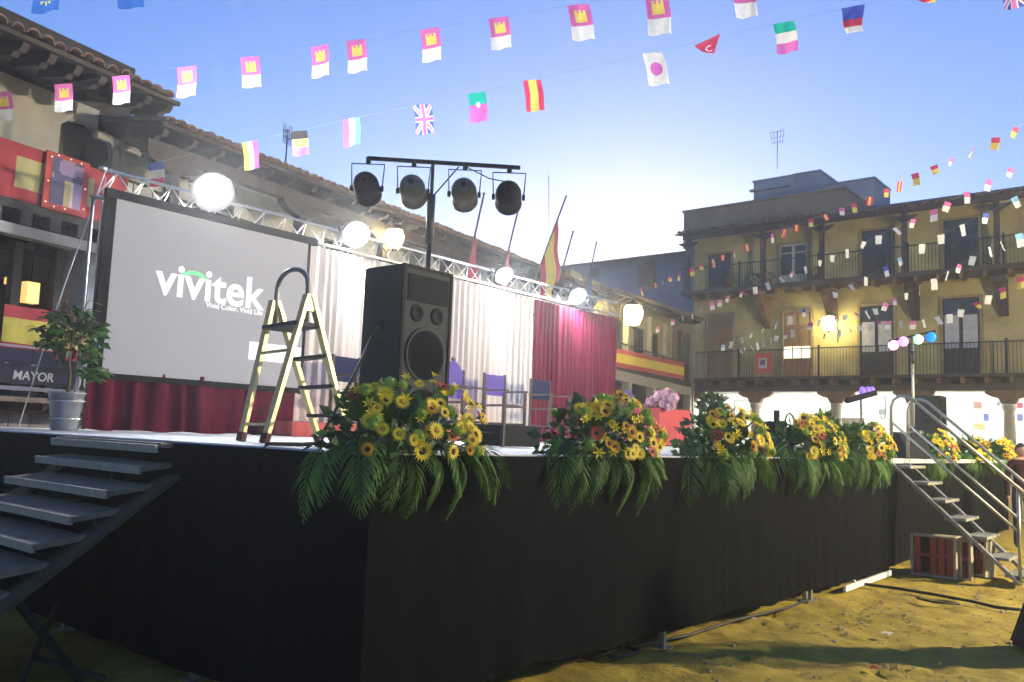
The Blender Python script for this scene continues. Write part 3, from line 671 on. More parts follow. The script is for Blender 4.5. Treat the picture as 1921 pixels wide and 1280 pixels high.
# ================================================================== loudspeakers
def speaker(x, y, w, d, h, label, rz=0):
    t = thing('loudspeaker', (x, y, HS), label, 'loudspeaker', None, rz)
    B().bb(0, w, .012, d, .015, h).build('cabinet', CARPET, t, world=False, bevel=.012)
    B().bb(.03, w-.03, 0, .012, .05, h-.03).build('baffle', mat('baffle', (.02, .022, .024), .8, var=.2, scale=30), t, world=False)
    for (a, b_) in ((.0, .03), (w-.03, w)): B().bb(a, b_, -.012, .012, .015, h).build('edge_strip', BLACK, t, world=False)
    B().bb(.03, w-.03, -.012, .012, h-.03, h).build('edge_strip', BLACK, t, world=False)
    hf = B(); hf.bb(.06, w-.06, -.010, -.002, h*.80, h*.95); hf.build('horn_flare', GRILLE, t, world=False)
    for cx in (.3, .7): B().lathe([(.075, 0), (.075, -.014), (.055, -.018), (.045, -.008), (.0001, -.004)], (w*cx, 0, h*.735), ax='y', n=24).build('midrange_driver', BLACK, t, world=False)
    wf = B().lathe([(.245, 0), (.245, -.016), (.225, -.02), (.215, -.008)], (w*.5, 0, h*.505), ax='y', n=36, caps=False).build('woofer_ring', mat('ring', (.035, .04, .035), .6, 0, spec=.2), t, world=False)
    B().lathe([(.214, -.006), (.12, .003), (.0001, -.004)], (w*.5, 0, h*.505), ax='y', n=36).build('woofer_cone', mat('cone_paper', (.006, .007, .007), .95, spec=.02, bump=.3, bscale=200), t, world=False)
    B().lathe([(.21, 0), (.21, -.014), (.19, -.017), (.185, -.006), (.0001, -.004)], (w*.5, 0, h*.18), ax='y', n=36).build('bass_port', GRILLE, t, world=False)
    hd = B().bb(-.004, .006, d*.42, d*.62, h*.60, h*.69).build('handle_recess', BLACK, t, world=False)
    B().tube([(-.008, d*.44, h*.645), (-.008, d*.60, h*.645)], .012, 8).build('handle', DARKSTEEL, t, world=False)
    B().bb(-.004, .004, d*.44, d*.6, h*.545, h*.575).build('name_plate', BLACK, t, world=False)
    return t
speaker(2.0, 2.0, .61, .5, 1.555, 'tall black loudspeaker standing behind the first flower arrangement')
pr = at(1747, 742, 18.6); pr2 = at(1795, 742, 18.6)
speaker(pr.x, pr.y-.15, .61, .5, pr.z-HS, 'black loudspeaker by the lighted arcade wall beyond the handrails')

# ladder
LADM = mat('ladder_aluminium', (.66, .58, .30), .35, .55, var=.15, scale=18)
LADT = mat('ladder_tread', (.06, .06, .06), .7, .3)
A = onz(460, 829, HS); Bf = onz(520, 834.5, HS); D_ = onz(573, 830.5, HS)
A = V((.72, 2.26, HS)); Bf = V((.62, 1.82, HS)); D_ = V((1.42, 2.28, HS)); C_ = V((1.36, 1.84, HS))
hA = (A+D_)/2; hA = V((.90, 2.24, HS+1.08)); hB = V((.92, 1.84, HS+1.10))
ld = thing('step_ladder', ((A+C_)/2), 'open aluminium step ladder with hooped top standing before the screen', 'ladder')
for (f, h, nm) in ((A, hA, 'rear_rail'), (Bf, hB, 'rear_rail'), (D_, hA, 'front_rail'), (C_, hB, 'front_rail')):
    dirn = (h-f).normalized(); off = V((.02 if nm[0] == 'f' else -.02, 0, 0))
    B().bar(f+dirn*.05+off, h+off, .03, .06, up=V((0, 1, 0))).build(nm, LADM, ld)
    B().bar(f+off*1+V((0, 0, .002)), f+dirn*.07+off, .04, .07, up=V((0, 1, 0))).build('foot', mat('ladder_foot', (.10, .03, .025), .8), ld)
for k in range(1, 5):
    t_ = k*.2; a = D_.lerp(hA, t_)+V((.02, 0, 0)); b_ = C_.lerp(hB, t_)+V((.02, 0, 0)); B().bar(a, b_, .09, .025).build('tread', LADT, ld)
for t_ in (.12, .62): B().bar(A.lerp(hA, t_), Bf.lerp(hB, t_), .03, .02).build('rung', LADM, ld)
B().bar(A.lerp(hA, .80)+V((.06, .0, 0)), Bf.lerp(hB, .80)+V((.06, 0, 0)), .24, .03).build('platform', LADT, ld)
hoop = [hA+V((0, -.02, -.18)), hA+V((.0, -.02, .05))]
for k in range(9):
    a = pi*k/8; mid = (hA+hB)/2; hoop.append(mid+V((0, cos(a)*.19, .09+sin(a)*.13)))
hoop += [hB+V((0, .02, .05)), hB+V((0, .02, -.2))]
B().tube(hoop, .018, 8).build('hoop', mat('hoop_tube', (.22, .22, .20), .4, .6), ld)
B().bar(hA+V((0, 0, -.12)), hA+V((0, 0, -.02)), .07, .03, up=V((0, 1, 0))).build('hinge', mat('red_plastic', (.25, .03, .02), .5), ld)
B().bar(hB+V((0, -.0, -.12)), hB+V((0, 0, -.0)), .08, .04, up=V((0, 1, 0))).build('hinge', LADM, ld)
# speaker cable
cb = thing('speaker_cable', (2.0, 2.3, HS), 'black cable slanting from the loudspeaker down to the stage edge', 'cable')
B().tube([V((2.0, 2.35, HS+.95)), V((1.6, 2.05, HS+.62)), V((.75, 1.35, HS+.10)), V((.62, 1.22, HS+.02)), V((.3, 1.0, HS+.015)), V((.02, .95, HS+.015)), V((-.05, .93, HS-.15))], .012, 6).build('cord', BLACK, cb)
# black equipment box near the second arrangement
x = thing('equipment_case', (3.5, 2.1, HS), 'small black equipment case on the deck before the riser', 'case')
pb0 = onz(957, 843, HS); 
B().bb(3.42, 4.0, 2.0, 2.4, HS+.01, HS+.22).build('body', BLACK, x, bevel=.01)
for yy in (2.02, 2.38): B().bb(3.41, 3.43, yy-.02, yy+.02, HS+.005, HS+.225).build('corner', DARKSTEEL, x)
B().tube([(3.41, 2.12, HS+.14), (3.39, 2.15, HS+.14), (3.39, 2.25, HS+.14), (3.41, 2.28, HS+.14)], .008, 6).build('handle', DARKSTEEL, x)

# ================================================================== par cans on a tee stand
def parcan(t, top, aim, r=.115, L=.30, mt=None, lens=None, name='spotlight'):
    # a can hanging from the bar point `top`; returns the can part
    mt = mt or DARKSTEEL
    d = V(aim).normalized(); R = frame3(d.cross(ZR), d); c = top+V((0, 0, -.30))
    b = B(); b.lathe([(.02, -L*.62), (r*.5, -L*.60), (r*.82, -L*.48), (r*.98, -L*.28), (r, -L*.1), (r, L*.35), (r*1.04, L*.36), (r*1.04, L*.42), (r*.92, L*.42)], c, n=22, rot=R)
    o = b.build(name, mt, t)
    B().lathe([(r*.92, L*.36), (r*.6, L*.38), (.0001, L*.39)], c, n=22, rot=R).build('lens', lens or GLASSD, o)
    side = R @ V((1, 0, 0))
    B().tube([c+side*(r+.02), c+side*(r+.035)+V((0, 0, .25)), c-side*(r+.035)+V((0, 0, .25)), c-side*(r+.02)], .008, 6).build('yoke', mt, o)
    for q in (-1, 1): B().lathe([(.03, 0), (.03, .03)], c+side*q*(r+.005), n=10, rot=frame3(V((0, 0, 1)), side*q)).build('tilt_knob', BLACK, o)
    B().lathe([(.015, -L*.66), (.03, -L*.64), (.025, -L*.58)], c, n=10, rot=R).build('cable_gland', BLACK, o)
    B().tube([top+V((0, 0, -.05)), top+V((0, 0, .02))], .025, 8).build('clamp', BLACK, o)
    return o
OLIVE = mat('worn_black_metal', (.10, .095, .07), .35, .7, var=.3, scale=14)
d_ = 8.6; pL = at(690, 297, d_); pR = at(976, 315, d_); pP = at(803, 500, d_); pT = at(811, 302, d_)
ls = thing('light_stand', (pP.x, pP.y, HS), 'black tee bar light stand carrying four dark spotlights behind the loudspeaker', 'light stand')
B().bar(pL, pR, .035, .035).build('crossbar', BLACK, ls)
B().tube([(pP.x, pP.y, HS+.02), (pP.x, pP.y, 3.55)], .024, 10).build('pole', BLACK, ls)
B().tube([(pP.x, pP.y, 3.5), (pP.x, pP.y, pT.z+.03)], .018, 10).build('pole', BLACK, ls)
B().tube([(pP.x, pP.y, 3.45), (pP.x, pP.y, 3.95)], .042, 8).build('sleeve', DARKSTEEL, ls)
B().tube([(pP.x, pP.y, pT.z-.35), V((pP.x, pP.y, pT.z-.02)).lerp(pR, .3)], .008, 6).build('stay', BLACK, ls)
for k in range(3):
    a = k*2.1+.4; B().tube([(pP.x, pP.y, HS+.55), (pP.x+cos(a)*.5, pP.y+sin(a)*.5, HS+.02)], .014, 6).build('leg', BLACK, ls)
for (fx, mt) in ((.005, BLACK), (.305, OLIVE), (.64, OLIVE), (.93, BLACK)):
    p = pL.lerp(pR, fx); parcan(ls, p+V((0, 0, -.01)), V((.76, .62, -.28)), mt=mt, r=.13, L=.30)
B().tube([pL.lerp(pR, .64)+V((0, 0, -.02)), pL.lerp(pR, .8)+V((0, 0, -.13)), pL.lerp(pR, .95)+V((0, 0, -.16))], .006, 6).build('cable', BLACK, ls)

# ================================================================== side stairs (left) and front stairs with handrails (right)
sl_ = thing('stage_stairs', (-.5, 3, 0), 'wide steel and plywood stairs without rails on the near side of the stage', 'stairs')
NT = 10; RISE = .146; RUN = .198
SY0, SY1 = 1.9, 3.45
for k in range(NT):
    z = 1.452-RISE*k if k else 1.44; xn = -.02-RUN*k if k else -.12
    R = M.Rotation(radians(-7), 3, 'Y')
    B().box((xn+(.13 if k else .06), (SY0+SY1)/2, z-.02), (.30 if k else .11, SY1-SY0, .032), R if k else M.Identity(3)).build('tread', TREADM, sl_)
    B().box((xn-.022, (SY0+SY1)/2, z-.042), (.02, SY1-SY0, .05), R).build('nosing', mat('worn_nosing', (.36, .32, .25), .6, .1, var=.25, scale=20), sl_)
    for y in (SY0+.06, (SY0+SY1)/2, SY1-.06):
        if 0 < k < NT-1: B().bar((xn+.16, y, z-.04), (xn+.20, y, z-RISE+.0), .04, .012, up=V((0, 1, 0))).build('bracket', DARKSTEEL, sl_)
for y in (SY0-.01, SY1+.01):
    B().bar((-.04, y, 1.225), (-.02-RUN*(NT-1)+.10, y, 1.225-RISE*(NT-1.6)), .03, .22, up=V((0, 1, 0))).build('stringer', mat('rusty_steel', (.075, .055, .035), .7, .2, var=.4, scale=6), sl_)
B().bar((-.9, SY0, .55), (-.45, SY0+.1, 0), .04, .04).build('strut', DARKSTEEL, sl_)
B().bar((-.9, SY1, .55), (-.45, SY1-.1, 0), .04, .04).build('strut', DARKSTEEL, sl_)
# scrap timber under the stairs
for (a, b_, lab) in (((-.75, 2.1, .0), (-.52, 2.25, .42), 'short yellowed timber leaning in the dark under the side stairs'), ((-.35, 1.9, .0), (-.62, 2.3, .12), 'short pale batten lying in the dark below the side stairs')):
    t = thing('timber_scrap', a, lab, 'timber'); B().bar(V(a)+V((0, 0, .02)), b_, .022, .03).build('beam', TIMBER, t)

sr = thing('stage_stairs', (9.4, -.7, 0), 'narrow steel stairs with double tube handrails down the front of the stage', 'stairs')
RX0, RX1 = 8.98, 9.75
tz = [(-.10, 1.37), (-.31, 1.17), (-.51, .96), (-.74, .75), (-.97, .55), (-1.2, .32), (-1.4, .13)]
for (y, z) in tz:
    B().box(((RX0+RX1)/2, y+.02, z-.02), (RX1-RX0-.03, .25, .035)).build('tread', mat('steel_tread', (.30, .30, .26), .55, .3, var=.2, scale=14), sr)
for x in (RX0, RX1): B().bar((x, .04, 1.40), (x, -1.42, .03), .04, .10, up=V((1, 0, 0))).build('stringer', STEEL, sr)
for x in (RX0, RX1):
    top = 2.27; rail = []
    rail = [(x, .02, 1.40), (x, .02, top-.14), (x, -.01, top-.05), (x, -.08, top), (x, -.15, top), (x, -.23, top-.03), (x, -1.52, 1.08), (x, -1.56, 1.0), (x, -1.56, .05)] if x == RX1 else [(x, .02, 1.40), (x, .02, top-.14), (x, -.01, top-.05), (x, -.08, top), (x, -.15, top), (x, -.23, top-.03), (x, -1.52, 1.08)]
    B().tube(rail, .021, 10).build('handrail', STEEL, sr)
    B().tube([(x, .02, 1.93), (x, -1.42, .64)], .017, 8).build('mid_rail', STEEL, sr)
    B().tube([(x, -1.42, .02), (x, -1.42, 1.15)], .019, 8).build('newel_post', STEEL, sr)

# ================================================================== flower arrangements
def frond(L, droop, n=17, seed=0):
    rnd = random.Random(seed); b = B(); P = []
    for i in range(n+1):
        t = i/n; P.append(V((L*t*(1-.18*droop*t), 0, L*(.28*t-(.28+.75*droop)*t*t))))
    b.tube(P, [.005*(1-.8*i/n)+.0008 for i in range(n+1)], 4, caps=False)
    for i in range(2, n+1):
        t = i/n; tan = (P[i]-P[i-1]).normalized(); l = L*.42*(sin(pi*min(1, .18+.80*t))**.8)
        for s in (-1, 1):
            d = (tan*.75+V((0, s*1.0, 0))*(1-.45*t)+V((0, 0, -.25-.25*droop))+V((rnd.uniform(-.1, .1), rnd.uniform(-.08, .08), rnd.uniform(-.12, .12)))).normalized()
            w = tan*(.010+.006*(1-t)); p = P[i]; up = V((0, 0, .004))
            q = p+d*l*.45+V((0, 0, .01)); e = p+d*l*rnd.uniform(.9, 1.08)+V((0, 0, -.06*l))
            b.add([p-w*.4, q-w, e, q+w, q+up], [(0, 1, 4), (1, 2, 4), (2, 3, 4), (3, 0, 4)], 0, True)
    return b.mesh('palm_frond', [LEAF], fix=False)
FR = [frond(.37, .75, seed=1), frond(.36, .5, seed=2), frond(.44, .25, seed=3), frond(.35, .95, seed=4), frond(.40, .6, n=13, seed=5), frond(.33, .9, n=15, seed=6)]
def daisy(r, npet, pm, core, cup=.25):
    b = B()
    for ring in range(2):
        for k in range(npet):
            a = 2*pi*(k+.5*ring)/npet; d = V((cos(a), sin(a), 0)); n_ = V((-sin(a), cos(a), 0)); rr = r*(1 if ring == 0 else .82); w = r*2.6/npet
            z0 = .004*ring
            b.add([d*r*.22+V((0, 0, z0)), d*rr*.65+n_*w*.55+V((0, 0, z0+r*cup*.5)), d*rr+V((0, 0, z0+r*cup*(.5 if ring == 0 else .8))), d*rr*.65-n_*w*.55+V((0, 0, z0+r*cup*.5))], [(0, 1, 2, 3)], 0, True)
    b.lathe([(r*core, .0), (r*core*.95, r*.14), (r*core*.6, r*.2), (.0001, r*.19)], (0, 0, 0), n=12, mi=1)
    b.lathe([(.0001, -r*.3), (r*.16, -r*.2), (r*.3, 0)], (0, 0, 0), n=7, mi=2)
    b.tube([(0, 0, -r*.25), (r*.3, 0, -r*2.2)], .004, 4, mi=2)
    return b.mesh('sunflower', pm+[LEAF2], fix=False)
SUNF = daisy(.046, 16, [PET_Y, SEED], .34); SUN2 = daisy(.043, 14, [PET_O, SEED], .33, .4); GERB = daisy(.045, 18, [PET_Y, PET_O], .2, .15); REDG = daisy(.05, 18, [PET_R, SEED], .2, .2)
def pompom(r):
    b = B(); N = 60
    for k in range(N):
        z = 1-2*(k+.5)/N
        if z < -.5: continue
        a = k*2.399; q = sqrt(1-z*z); d = V((q*cos(a), q*sin(a), z)); x = d.cross(V((.3, .2, 1))).normalized(); y = d.cross(x)
        b.add([d*r*.55-x*r*.2, d*r*.8+y*r*.2, d*r+x*r*.16, d*r*.8-y*r*.2], [(0, 1, 2, 3)], 0, True)
    b.lathe([(.0001, -r*.7), (r*.55, -r*.3), (r*.72, .1*r), (r*.5, r*.5), (.0001, r*.72)], (0, 0, 0), n=10)
    return b.mesh('green_chrysanthemum', [PET_G], fix=False)
POM = pompom(.036)
def lily():
    b = B()
    for k in range(6):
        a = 2*pi*k/6; d = V((cos(a), sin(a), 0)); n_ = V((-sin(a), cos(a), 0))
        b.add([V((0, 0, 0)), d*.03+n_*.012+V((0, 0, .035)), d*.065+V((0, 0, .04)), d*.03-n_*.012+V((0, 0, .035))], [(0, 1, 2, 3)], 0, True)
    return b.mesh('yellow_lily', [PET_Y], fix=False)
LIL = lily()
def leafmass(nl, rx, ry, rz_, size, mt, seed, low=0):
    rnd = random.Random(seed); b = B()
    for k in range(nl):
        while True:
            p = V((rnd.uniform(-1, 1), rnd.uniform(-1, 1), rnd.uniform(low, 1)))
            if p.length < 1: break
        p = p*(.55+.45*rnd.random()) if rnd.random() < .3 else p.normalized()*rnd.uniform(.6, 1)
        q = V((p.x*rx, p.y*ry, p.z*rz_)); d = (p+V((rnd.uniform(-.6, .6), rnd.uniform(-.6, .6), rnd.uniform(-.5, .5)))).normalized(); x = d.cross(V((rnd.uniform(-1, 1), rnd.uniform(-1, 1), .4))).normalized(); l = size*rnd.uniform(.6, 1.3); w = l*.32
        nn = x.cross(d)*l*.12
        b.add([q, q+d*l*.45+x*w+nn, q+d*l, q+d*l*.45-x*w+nn, q+d*l*.5], [(0, 1, 4), (1, 2, 4), (2, 3, 4), (3, 0, 4)], 0, True)
    return b
def arrangement(x, sc_, seed, label, y=.06, flip=1):
    rnd = random.Random(seed); t = thing('flower_arrangement', (x, y, HS), label, 'flowers', 'flower arrangements along the stage edge')
    t.scale = (sc_,)*3
    B().box((0, .06, .05), (.5, .2, .1)).build('floral_foam_tray', LEAFD, t, world=False)
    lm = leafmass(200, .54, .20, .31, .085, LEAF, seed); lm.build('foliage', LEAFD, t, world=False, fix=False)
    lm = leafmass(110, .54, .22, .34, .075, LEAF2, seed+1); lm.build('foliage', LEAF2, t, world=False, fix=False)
    for k in range(11):      # hanging fronds
        a = -pi/2+(k-5)*.30+rnd.uniform(-.25, .25); me = FR[rnd.choice((0, 3, 1, 4, 5))]
        px_ = (k-5)*.10
        inst('palm_frond', me, t, (px_, -.08, .06+rnd.uniform(-.02, .05)), (rnd.uniform(-.5, .5), rnd.uniform(.05, .75), a), rnd.uniform(.7, 1.15))
    for k in range(5):       # fronds lying along the skirt, low
        a = -pi/2+(k-2)*.45; inst('palm_frond', FR[3], t, ((k-2)*.16, -.1, .0), (rnd.uniform(-.3, .3), rnd.uniform(.7, 1.0), a), rnd.uniform(.7, .95))
    for k in range(8):       # rising fronds
        a = rnd.uniform(-pi, 0)+pi*.0 if k > 2 else rnd.uniform(-.4, .4)+(pi if k % 2 else 0)
        inst('palm_frond', FR[2 if k % 2 else 1], t, (rnd.uniform(-.3, .3), .02, .12), (rnd.uniform(-.4, .4), rnd.uniform(-1.0, -.35), a+pi*(k % 2)*.15), rnd.uniform(.6, .85))
    def place(me, nm, n, s0=.85, s1=1.15, zr_=(.0, 1), front=.75):
        for k in range(n):
            u = rnd.uniform(-1, 1); th = rnd.uniform(zr_[0], zr_[1])*1.35-.12
            d = V((u*.9, -cos(th)*front-.15, sin(th))).normalized()
            p = V((d.x*.56, d.y*.26-.02, .03+max(-.02, d.z)*.34)); aim = (d+V((rnd.uniform(-.35, .35)-.25, rnd.uniform(-.5, .1), rnd.uniform(-.15, .35)))).normalized()
            p += d*rnd.uniform(.0, .05)
            q = aim.to_track_quat('Z', 'Y')
            o = inst(nm, me, t, p, None, rnd.uniform(s0, s1)); o.rotation_euler = q.to_euler()
    place(SUNF, 'sunflower', 10, .7, 1.25); place(SUN2, 'sunflower', 7, .7, 1.2); place(GERB, 'yellow_gerbera', 16, .6, 1.2); place(REDG, 'red_gerbera', 3, .8, 1)
    place(POM, 'green_chrysanthemum', 12, .7, 1.15); place(LIL, 'yellow_lily', 26, .4, .62)
    return t
AL = [(.22, 1.08, 'nearest flower arrangement with sunflowers and palm fronds, before the tall loudspeaker'), (2.13, 1.16, 'second flower arrangement from the near stage corner, before the crimson curtain'),
      (3.99, 1.2, 'third flower arrangement along the stage edge, before the red table'), (5.94, 1.22, 'fourth flower arrangement along the stage edge, before the draped wedge'),
      (7.75, 1.2, 'fifth flower arrangement, the last before the handrail stairs'), (11.7, 1.2, 'flower arrangement seen between the two handrails of the stairs'),
      (14.2, 1.2, 'flower arrangement just beyond the handrail stairs'), (16.7, 1.2, 'farthest flower arrangement at the end of the stage')]
for i, (x, s_, lab) in enumerate(AL): arrangement(x, s_, 40+i*3, lab, .06 if x < 8.6 else .22)

# potted tree
bp = onz(107, 808.5, HS); bp = V((.92, 5.75, HS))
pt = thing('potted_tree', bp, 'small leafy tree in a zinc bucket on the stage corner', 'plant')
B().lathe([(.115, .0), (.12, .01), (.168, .37), (.178, .375), (.178, .39), (.165, .39), (.16, .35), (.0001, .345)], (0, 0, 0), n=28).build('bucket', mat('zinc', (.40, .42, .42), .38, .9, var=.15, scale=10), pt, world=False)
for z in (.12, .30): B().lathe([(.128+.14*z, z-.008), (.134+.14*z, z), (.128+.14*z, z+.008)], (0, 0, 0), n=28).build('band', ALU, pt, world=False)
B().tube([(0, 0, .33), (.01, -.01, .55), (-.012, 0, .75), (.012, .01, .95), (0, 0, 1.15)], [.022, .018, .016, .014, .01], 8).build('trunk', TIMBER2, pt, world=False)
rnd = random.Random(5)
for k in range(14):
    a = k*2.4; r_ = .22+.12*rnd.random(); z = .85+.035*k
    B().tube([(0, 0, .75+.025*k), (cos(a)*r_*.5, sin(a)*r_*.5, z+.05), (cos(a)*r_, sin(a)*r_, z+.02)], .005, 5).build('branch', TIMBER2, pt, world=False)
lf = B()
for k in range(46):
    a = rnd.uniform(0, 2*pi); z = rnd.uniform(-.75, 1); q = sqrt(max(0, 1-z*z))*rnd.uniform(.5, 1); c = V((cos(a)*q*.40, sin(a)*q*.40, 1.0+z*.26))
    if rnd.random() < .18: c = V((rnd.uniform(.12, .28), rnd.uniform(-.2, .1), rnd.uniform(.55, .75)))
    for j in range(9):
        aa = 2*pi*j/9+rnd.uniform(-.2, .2); d = V((cos(aa), sin(aa), rnd.uniform(-.55, .15))).normalized(); x = d.cross(ZR).normalized(); l = rnd.uniform(.09, .14); w = l*.26
        lf.add([c, c+d*l*.5+x*w, c+d*l+V((0, 0, -.02)), c+d*l*.5-x*w, c+d*l*.5+V((0, 0, .006))], [(0, 1, 4), (1, 2, 4), (2, 3, 4), (3, 0, 4)], 0, True)
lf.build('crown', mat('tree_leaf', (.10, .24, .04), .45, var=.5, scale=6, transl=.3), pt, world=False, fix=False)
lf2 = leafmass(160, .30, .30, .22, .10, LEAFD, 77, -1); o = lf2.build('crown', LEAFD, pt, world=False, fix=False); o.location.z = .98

# ================================================================== bar counter behind the stage corner
bc = thing('bar_counter', LP(.6, .1, 0), 'makeshift wooden bar counter with dark sign board behind the potted tree', 'counter')
def lb(name, s0, s1, o0, o1, z0, z1, mt, par=None):
    b = B(); lbox(b, s0, s1, o0, o1, z0, z1); return b.build(name, mt, par or bc)
PALEW = mat('pale_board', (.40, .34, .27), .8, var=.35, scale=5, stretch=(1, 1, .3))
for i in range(11): lb('front_plank', -1.6+i*.28, -1.6+i*.28+.27, .15, .12, .05, 1.62, PALEW)
lb('counter_top', -1.7, 1.6, .3, -.25, 1.76, 1.82, mat('counter_wood', (.28, .20, .14), .5, var=.3, scale=6))
lb('shelf', -1.7, 1.55, .22, -.2, 1.62, 1.66, TIMBER2)
sg = lb('sign_board', -.25, .78, .24, .21, 1.98, 2.22, mat('dark_sign', (.03, .025, .045), .5))
LR = M((E1, ZR, -EN)).transposed(); LR = frame3(E1, EN)
p = LP(.01, .245, 2.035); text('MAYOR', .15, mat('sign_cream', (.62, .60, .52), .6), bc, p, LR, off=.003, shear=.1, width=.54)
lb('ledge', -1.7, 1.5, .26, .2, 1.90, 1.95, mat('grey_steel_ledge', (.38, .37, .40), .4, .5), bc)
cm = thing('coffee_machine', LP(0, .05, 1.83), 'dark coffee machine with gauges on the bar counter behind the sign', 'coffee machine')
lb('body', -.5, .62, .15, -.18, 2.0, 2.42, mat('dark_enamel', (.06, .05, .09), .35, var=.2, scale=6), cm)
lb('base', -.5, .62, .18, -.2, 1.825, 1.88, DARKSTEEL, cm)
for q in (-.35, -.05, .3): B().tube([LP(q, .16, 2.2), LP(q, .20, 2.2)], .04, 12).build('gauge', ALU, cm)
lb('cup_rail', -.48, .6, .12, .10, 2.44, 2.47, ALU, cm)
rnd = random.Random(3)
BOT = [mat('green_bottle', (.02, .06, .03), .15), mat('brown_bottle', (.06, .03, .015), .15), mat('clear_bottle', (.35, .38, .42), .1)]
bott = B().lathe([(.033, 0), (.035, .01), (.035, .17), (.014, .22), (.013, .28), (.016, .285), (.016, .30), (.0001, .30)], (0, 0, 0), n=12)
bms = [bott.mesh('bottle', [mm]) for mm in BOT]
for i, (s_, mi, lab) in enumerate(((.86, 0, 'green bottle nearest the sign board on the bar counter'), (.98, 2, 'clear bottle between two dark ones on the bar counter'), (1.09, 1, 'brown bottle third along the bar counter from the sign'), (1.2, 2, 'pale bottle farthest along the bar counter towards the screen'))):
    o = bpy.data.objects.new('bottle', bms[mi]); COL.objects.link(o); o.location = LP(s_, .08, 1.82); tag(o, lab, 'bottle', 'bottles on the bar counter')
# warm paper lanterns in the arcade
for (xa, ya, xb, yb, of, lab) in ((47, 528, 66, 571, -.6, 'tall glowing amber lantern hanging in the dark arcade'), (14, 520, 26, 535, -1.4, 'small square amber lantern deeper in the dark arcade')):
    s0, z1 = lpx(xa, ya, of); s1, z0 = lpx(xb, yb, of); t = thing('paper_lantern', LP((s0+s1)/2, of, z0), lab, 'lantern')
    b = B(); lbox(b, s0, s1, of+.07, of-.07, z0, z1); b.build('shade', WARM, t)
    b = B(); lbox(b, s0-.01, s1+.01, of+.08, of-.08, z1, z1+.015); b.build('cap', TIMBER, t)
    B().tube([LP((s0+s1)/2, of, z1+.01), LP((s0+s1)/2, of, 4.0)], .006, 5).build('cord', BLACK, t)
# flag banner hanging in the arcade
FLR = mat('flag_red', (.42, .03, .04), .7, var=.12, scale=6, transl=.2); FLY = mat('flag_yellow', (.62, .50, .08), .7, var=.12, scale=6, transl=.2)
def banner(name, P00, P10, P01, P11, mfn, mats, label, cat='banner', amp=.03, nu=40, nv=16, freq=5):
    b = B(); nn = (V(P10)-V(P00)).cross(V(P01)-V(P00)).normalized()
    def fn(u, v):
        p = (V(P00)*(1-u)+V(P10)*u)*(1-v)+(V(P01)*(1-u)+V(P11)*u)*v
        return p+nn*amp*sin(u*freq*2*pi+v)*(.3+.7*(1-v))
    b.grid(fn, nu, nv, mfn=mfn); o = b.build(name, mats, fix=False)
    return tag(o, label, cat)
s0, zt = lpx(8, 570, -.3); s1 = lpx(188, 590, -.3)[0]; zb = lpx(10, 665, -.3)[1]
spain = lambda u, v: 0 if v < .27 or v > .73 else 1
banner('flag_banner', LP(s0, -.3, zb), LP(s1, -.3, zb), LP(s0, -.3, zt), LP(s1, -.3, zt), spain, [FLR, FLY], 'red and yellow striped banner hanging in the arcade behind the potted tree', freq=3)
# red drapery with yellow panels on the balcony
def drap(u, v):
    if v < .22 or v > .80: return 0
    x = (u*8.2) % 1.62
    return 1 if .06 < x < 1.18 else 0
s1 = lpx(240, 345, .06)[0]; z1 = 5.02; z0 = 4.30
banner('balcony_drape', LP(s1-8, .06, z0), LP(s1, .06, z0), LP(s1-8, .06, z1), LP(s1, .06, z1), drap, [mat('drape_red', (.40, .035, .045), .75, var=.12, scale=4), mat('drape_gold', (.40, .36, .15), .75, var=.15, scale=5)], 'red drape with dull gold panels along the balcony of the tall house', 'drape', amp=.012, nu=240, nv=18, freq=26)
s0, z1 = lpx(98, 302, .10); s1, z0 = lpx(149, 388, .10); z0 = 4.36; z1 = 4.98
pf = thing('picture_frame', LP((s0+s1)/2, .1, z0), 'red framed picture ringed with small bulbs on the balcony drape', 'picture')
b = B(); lbox(b, s0-.09, s1+.09, .085, .115, z0-.08, z1+.06); b.build('frame', mat('frame_red', (.45, .05, .04), .7, var=.1), pf)
rnd = random.Random(11)
PC = [mat('print_blue', (.06, .05, .14), .6), mat('print_gold', (.42, .33, .14), .6), mat('print_mauve', (.25, .18, .30), .6), mat('print_pale', (.45, .40, .38), .6)]
def pic(u, v):
    if v > .55: return 0 if NZ.noise(V((u*3, v*3, 1))) > -.05 else 2
    return 1 if .42 < u < .62 else (3 if u >= .62 and u < .72 else (2 if u > .72 else 0))
b = B(); b.grid(lambda u, v: LP(s0+u*(s1-s0), .12, z0+v*(z1-z0)), 14, 18, mfn=pic); b.build('print', PC, pf)
BULB = mat('tiny_bulb', (1, .9, .6), .3, emit=(1, .75, .5), estr=.10)
for (u, v) in ((-.12, .0), (-.1, .45), (-.05, .98), (.15, 1.05), (.55, 1.05), (.9, 1.03), (1.1, .5), (1.1, .05), (.5, -.05), (.15, -.06)):
    B().lathe([(.0001, -.014), (.014, 0), (.0001, .014)], LP(s0+u*(s1-s0), .125, z0+v*(z1-z0)), n=8).build('bulb', BULB, pf)
# far balcony flag banner
s0 = lpx(1150, 660, .15)[0]; s1 = lpx(1283, 684, .15)[0]
banner('flag_banner', LP(s0-2, .16, 4.02), LP(s1, .16, 4.22), LP(s0-2, .16, 4.62), LP(s1, .16, 4.95), spain, [mat('flag_red_far', (.55, .06, .03), .7, transl=.2), mat('flag_yellow_far', (.80, .60, .02), .7, transl=.2)], 'bright red and yellow striped banner on the far balcony beside the crimson curtain', amp=.02, freq=6)

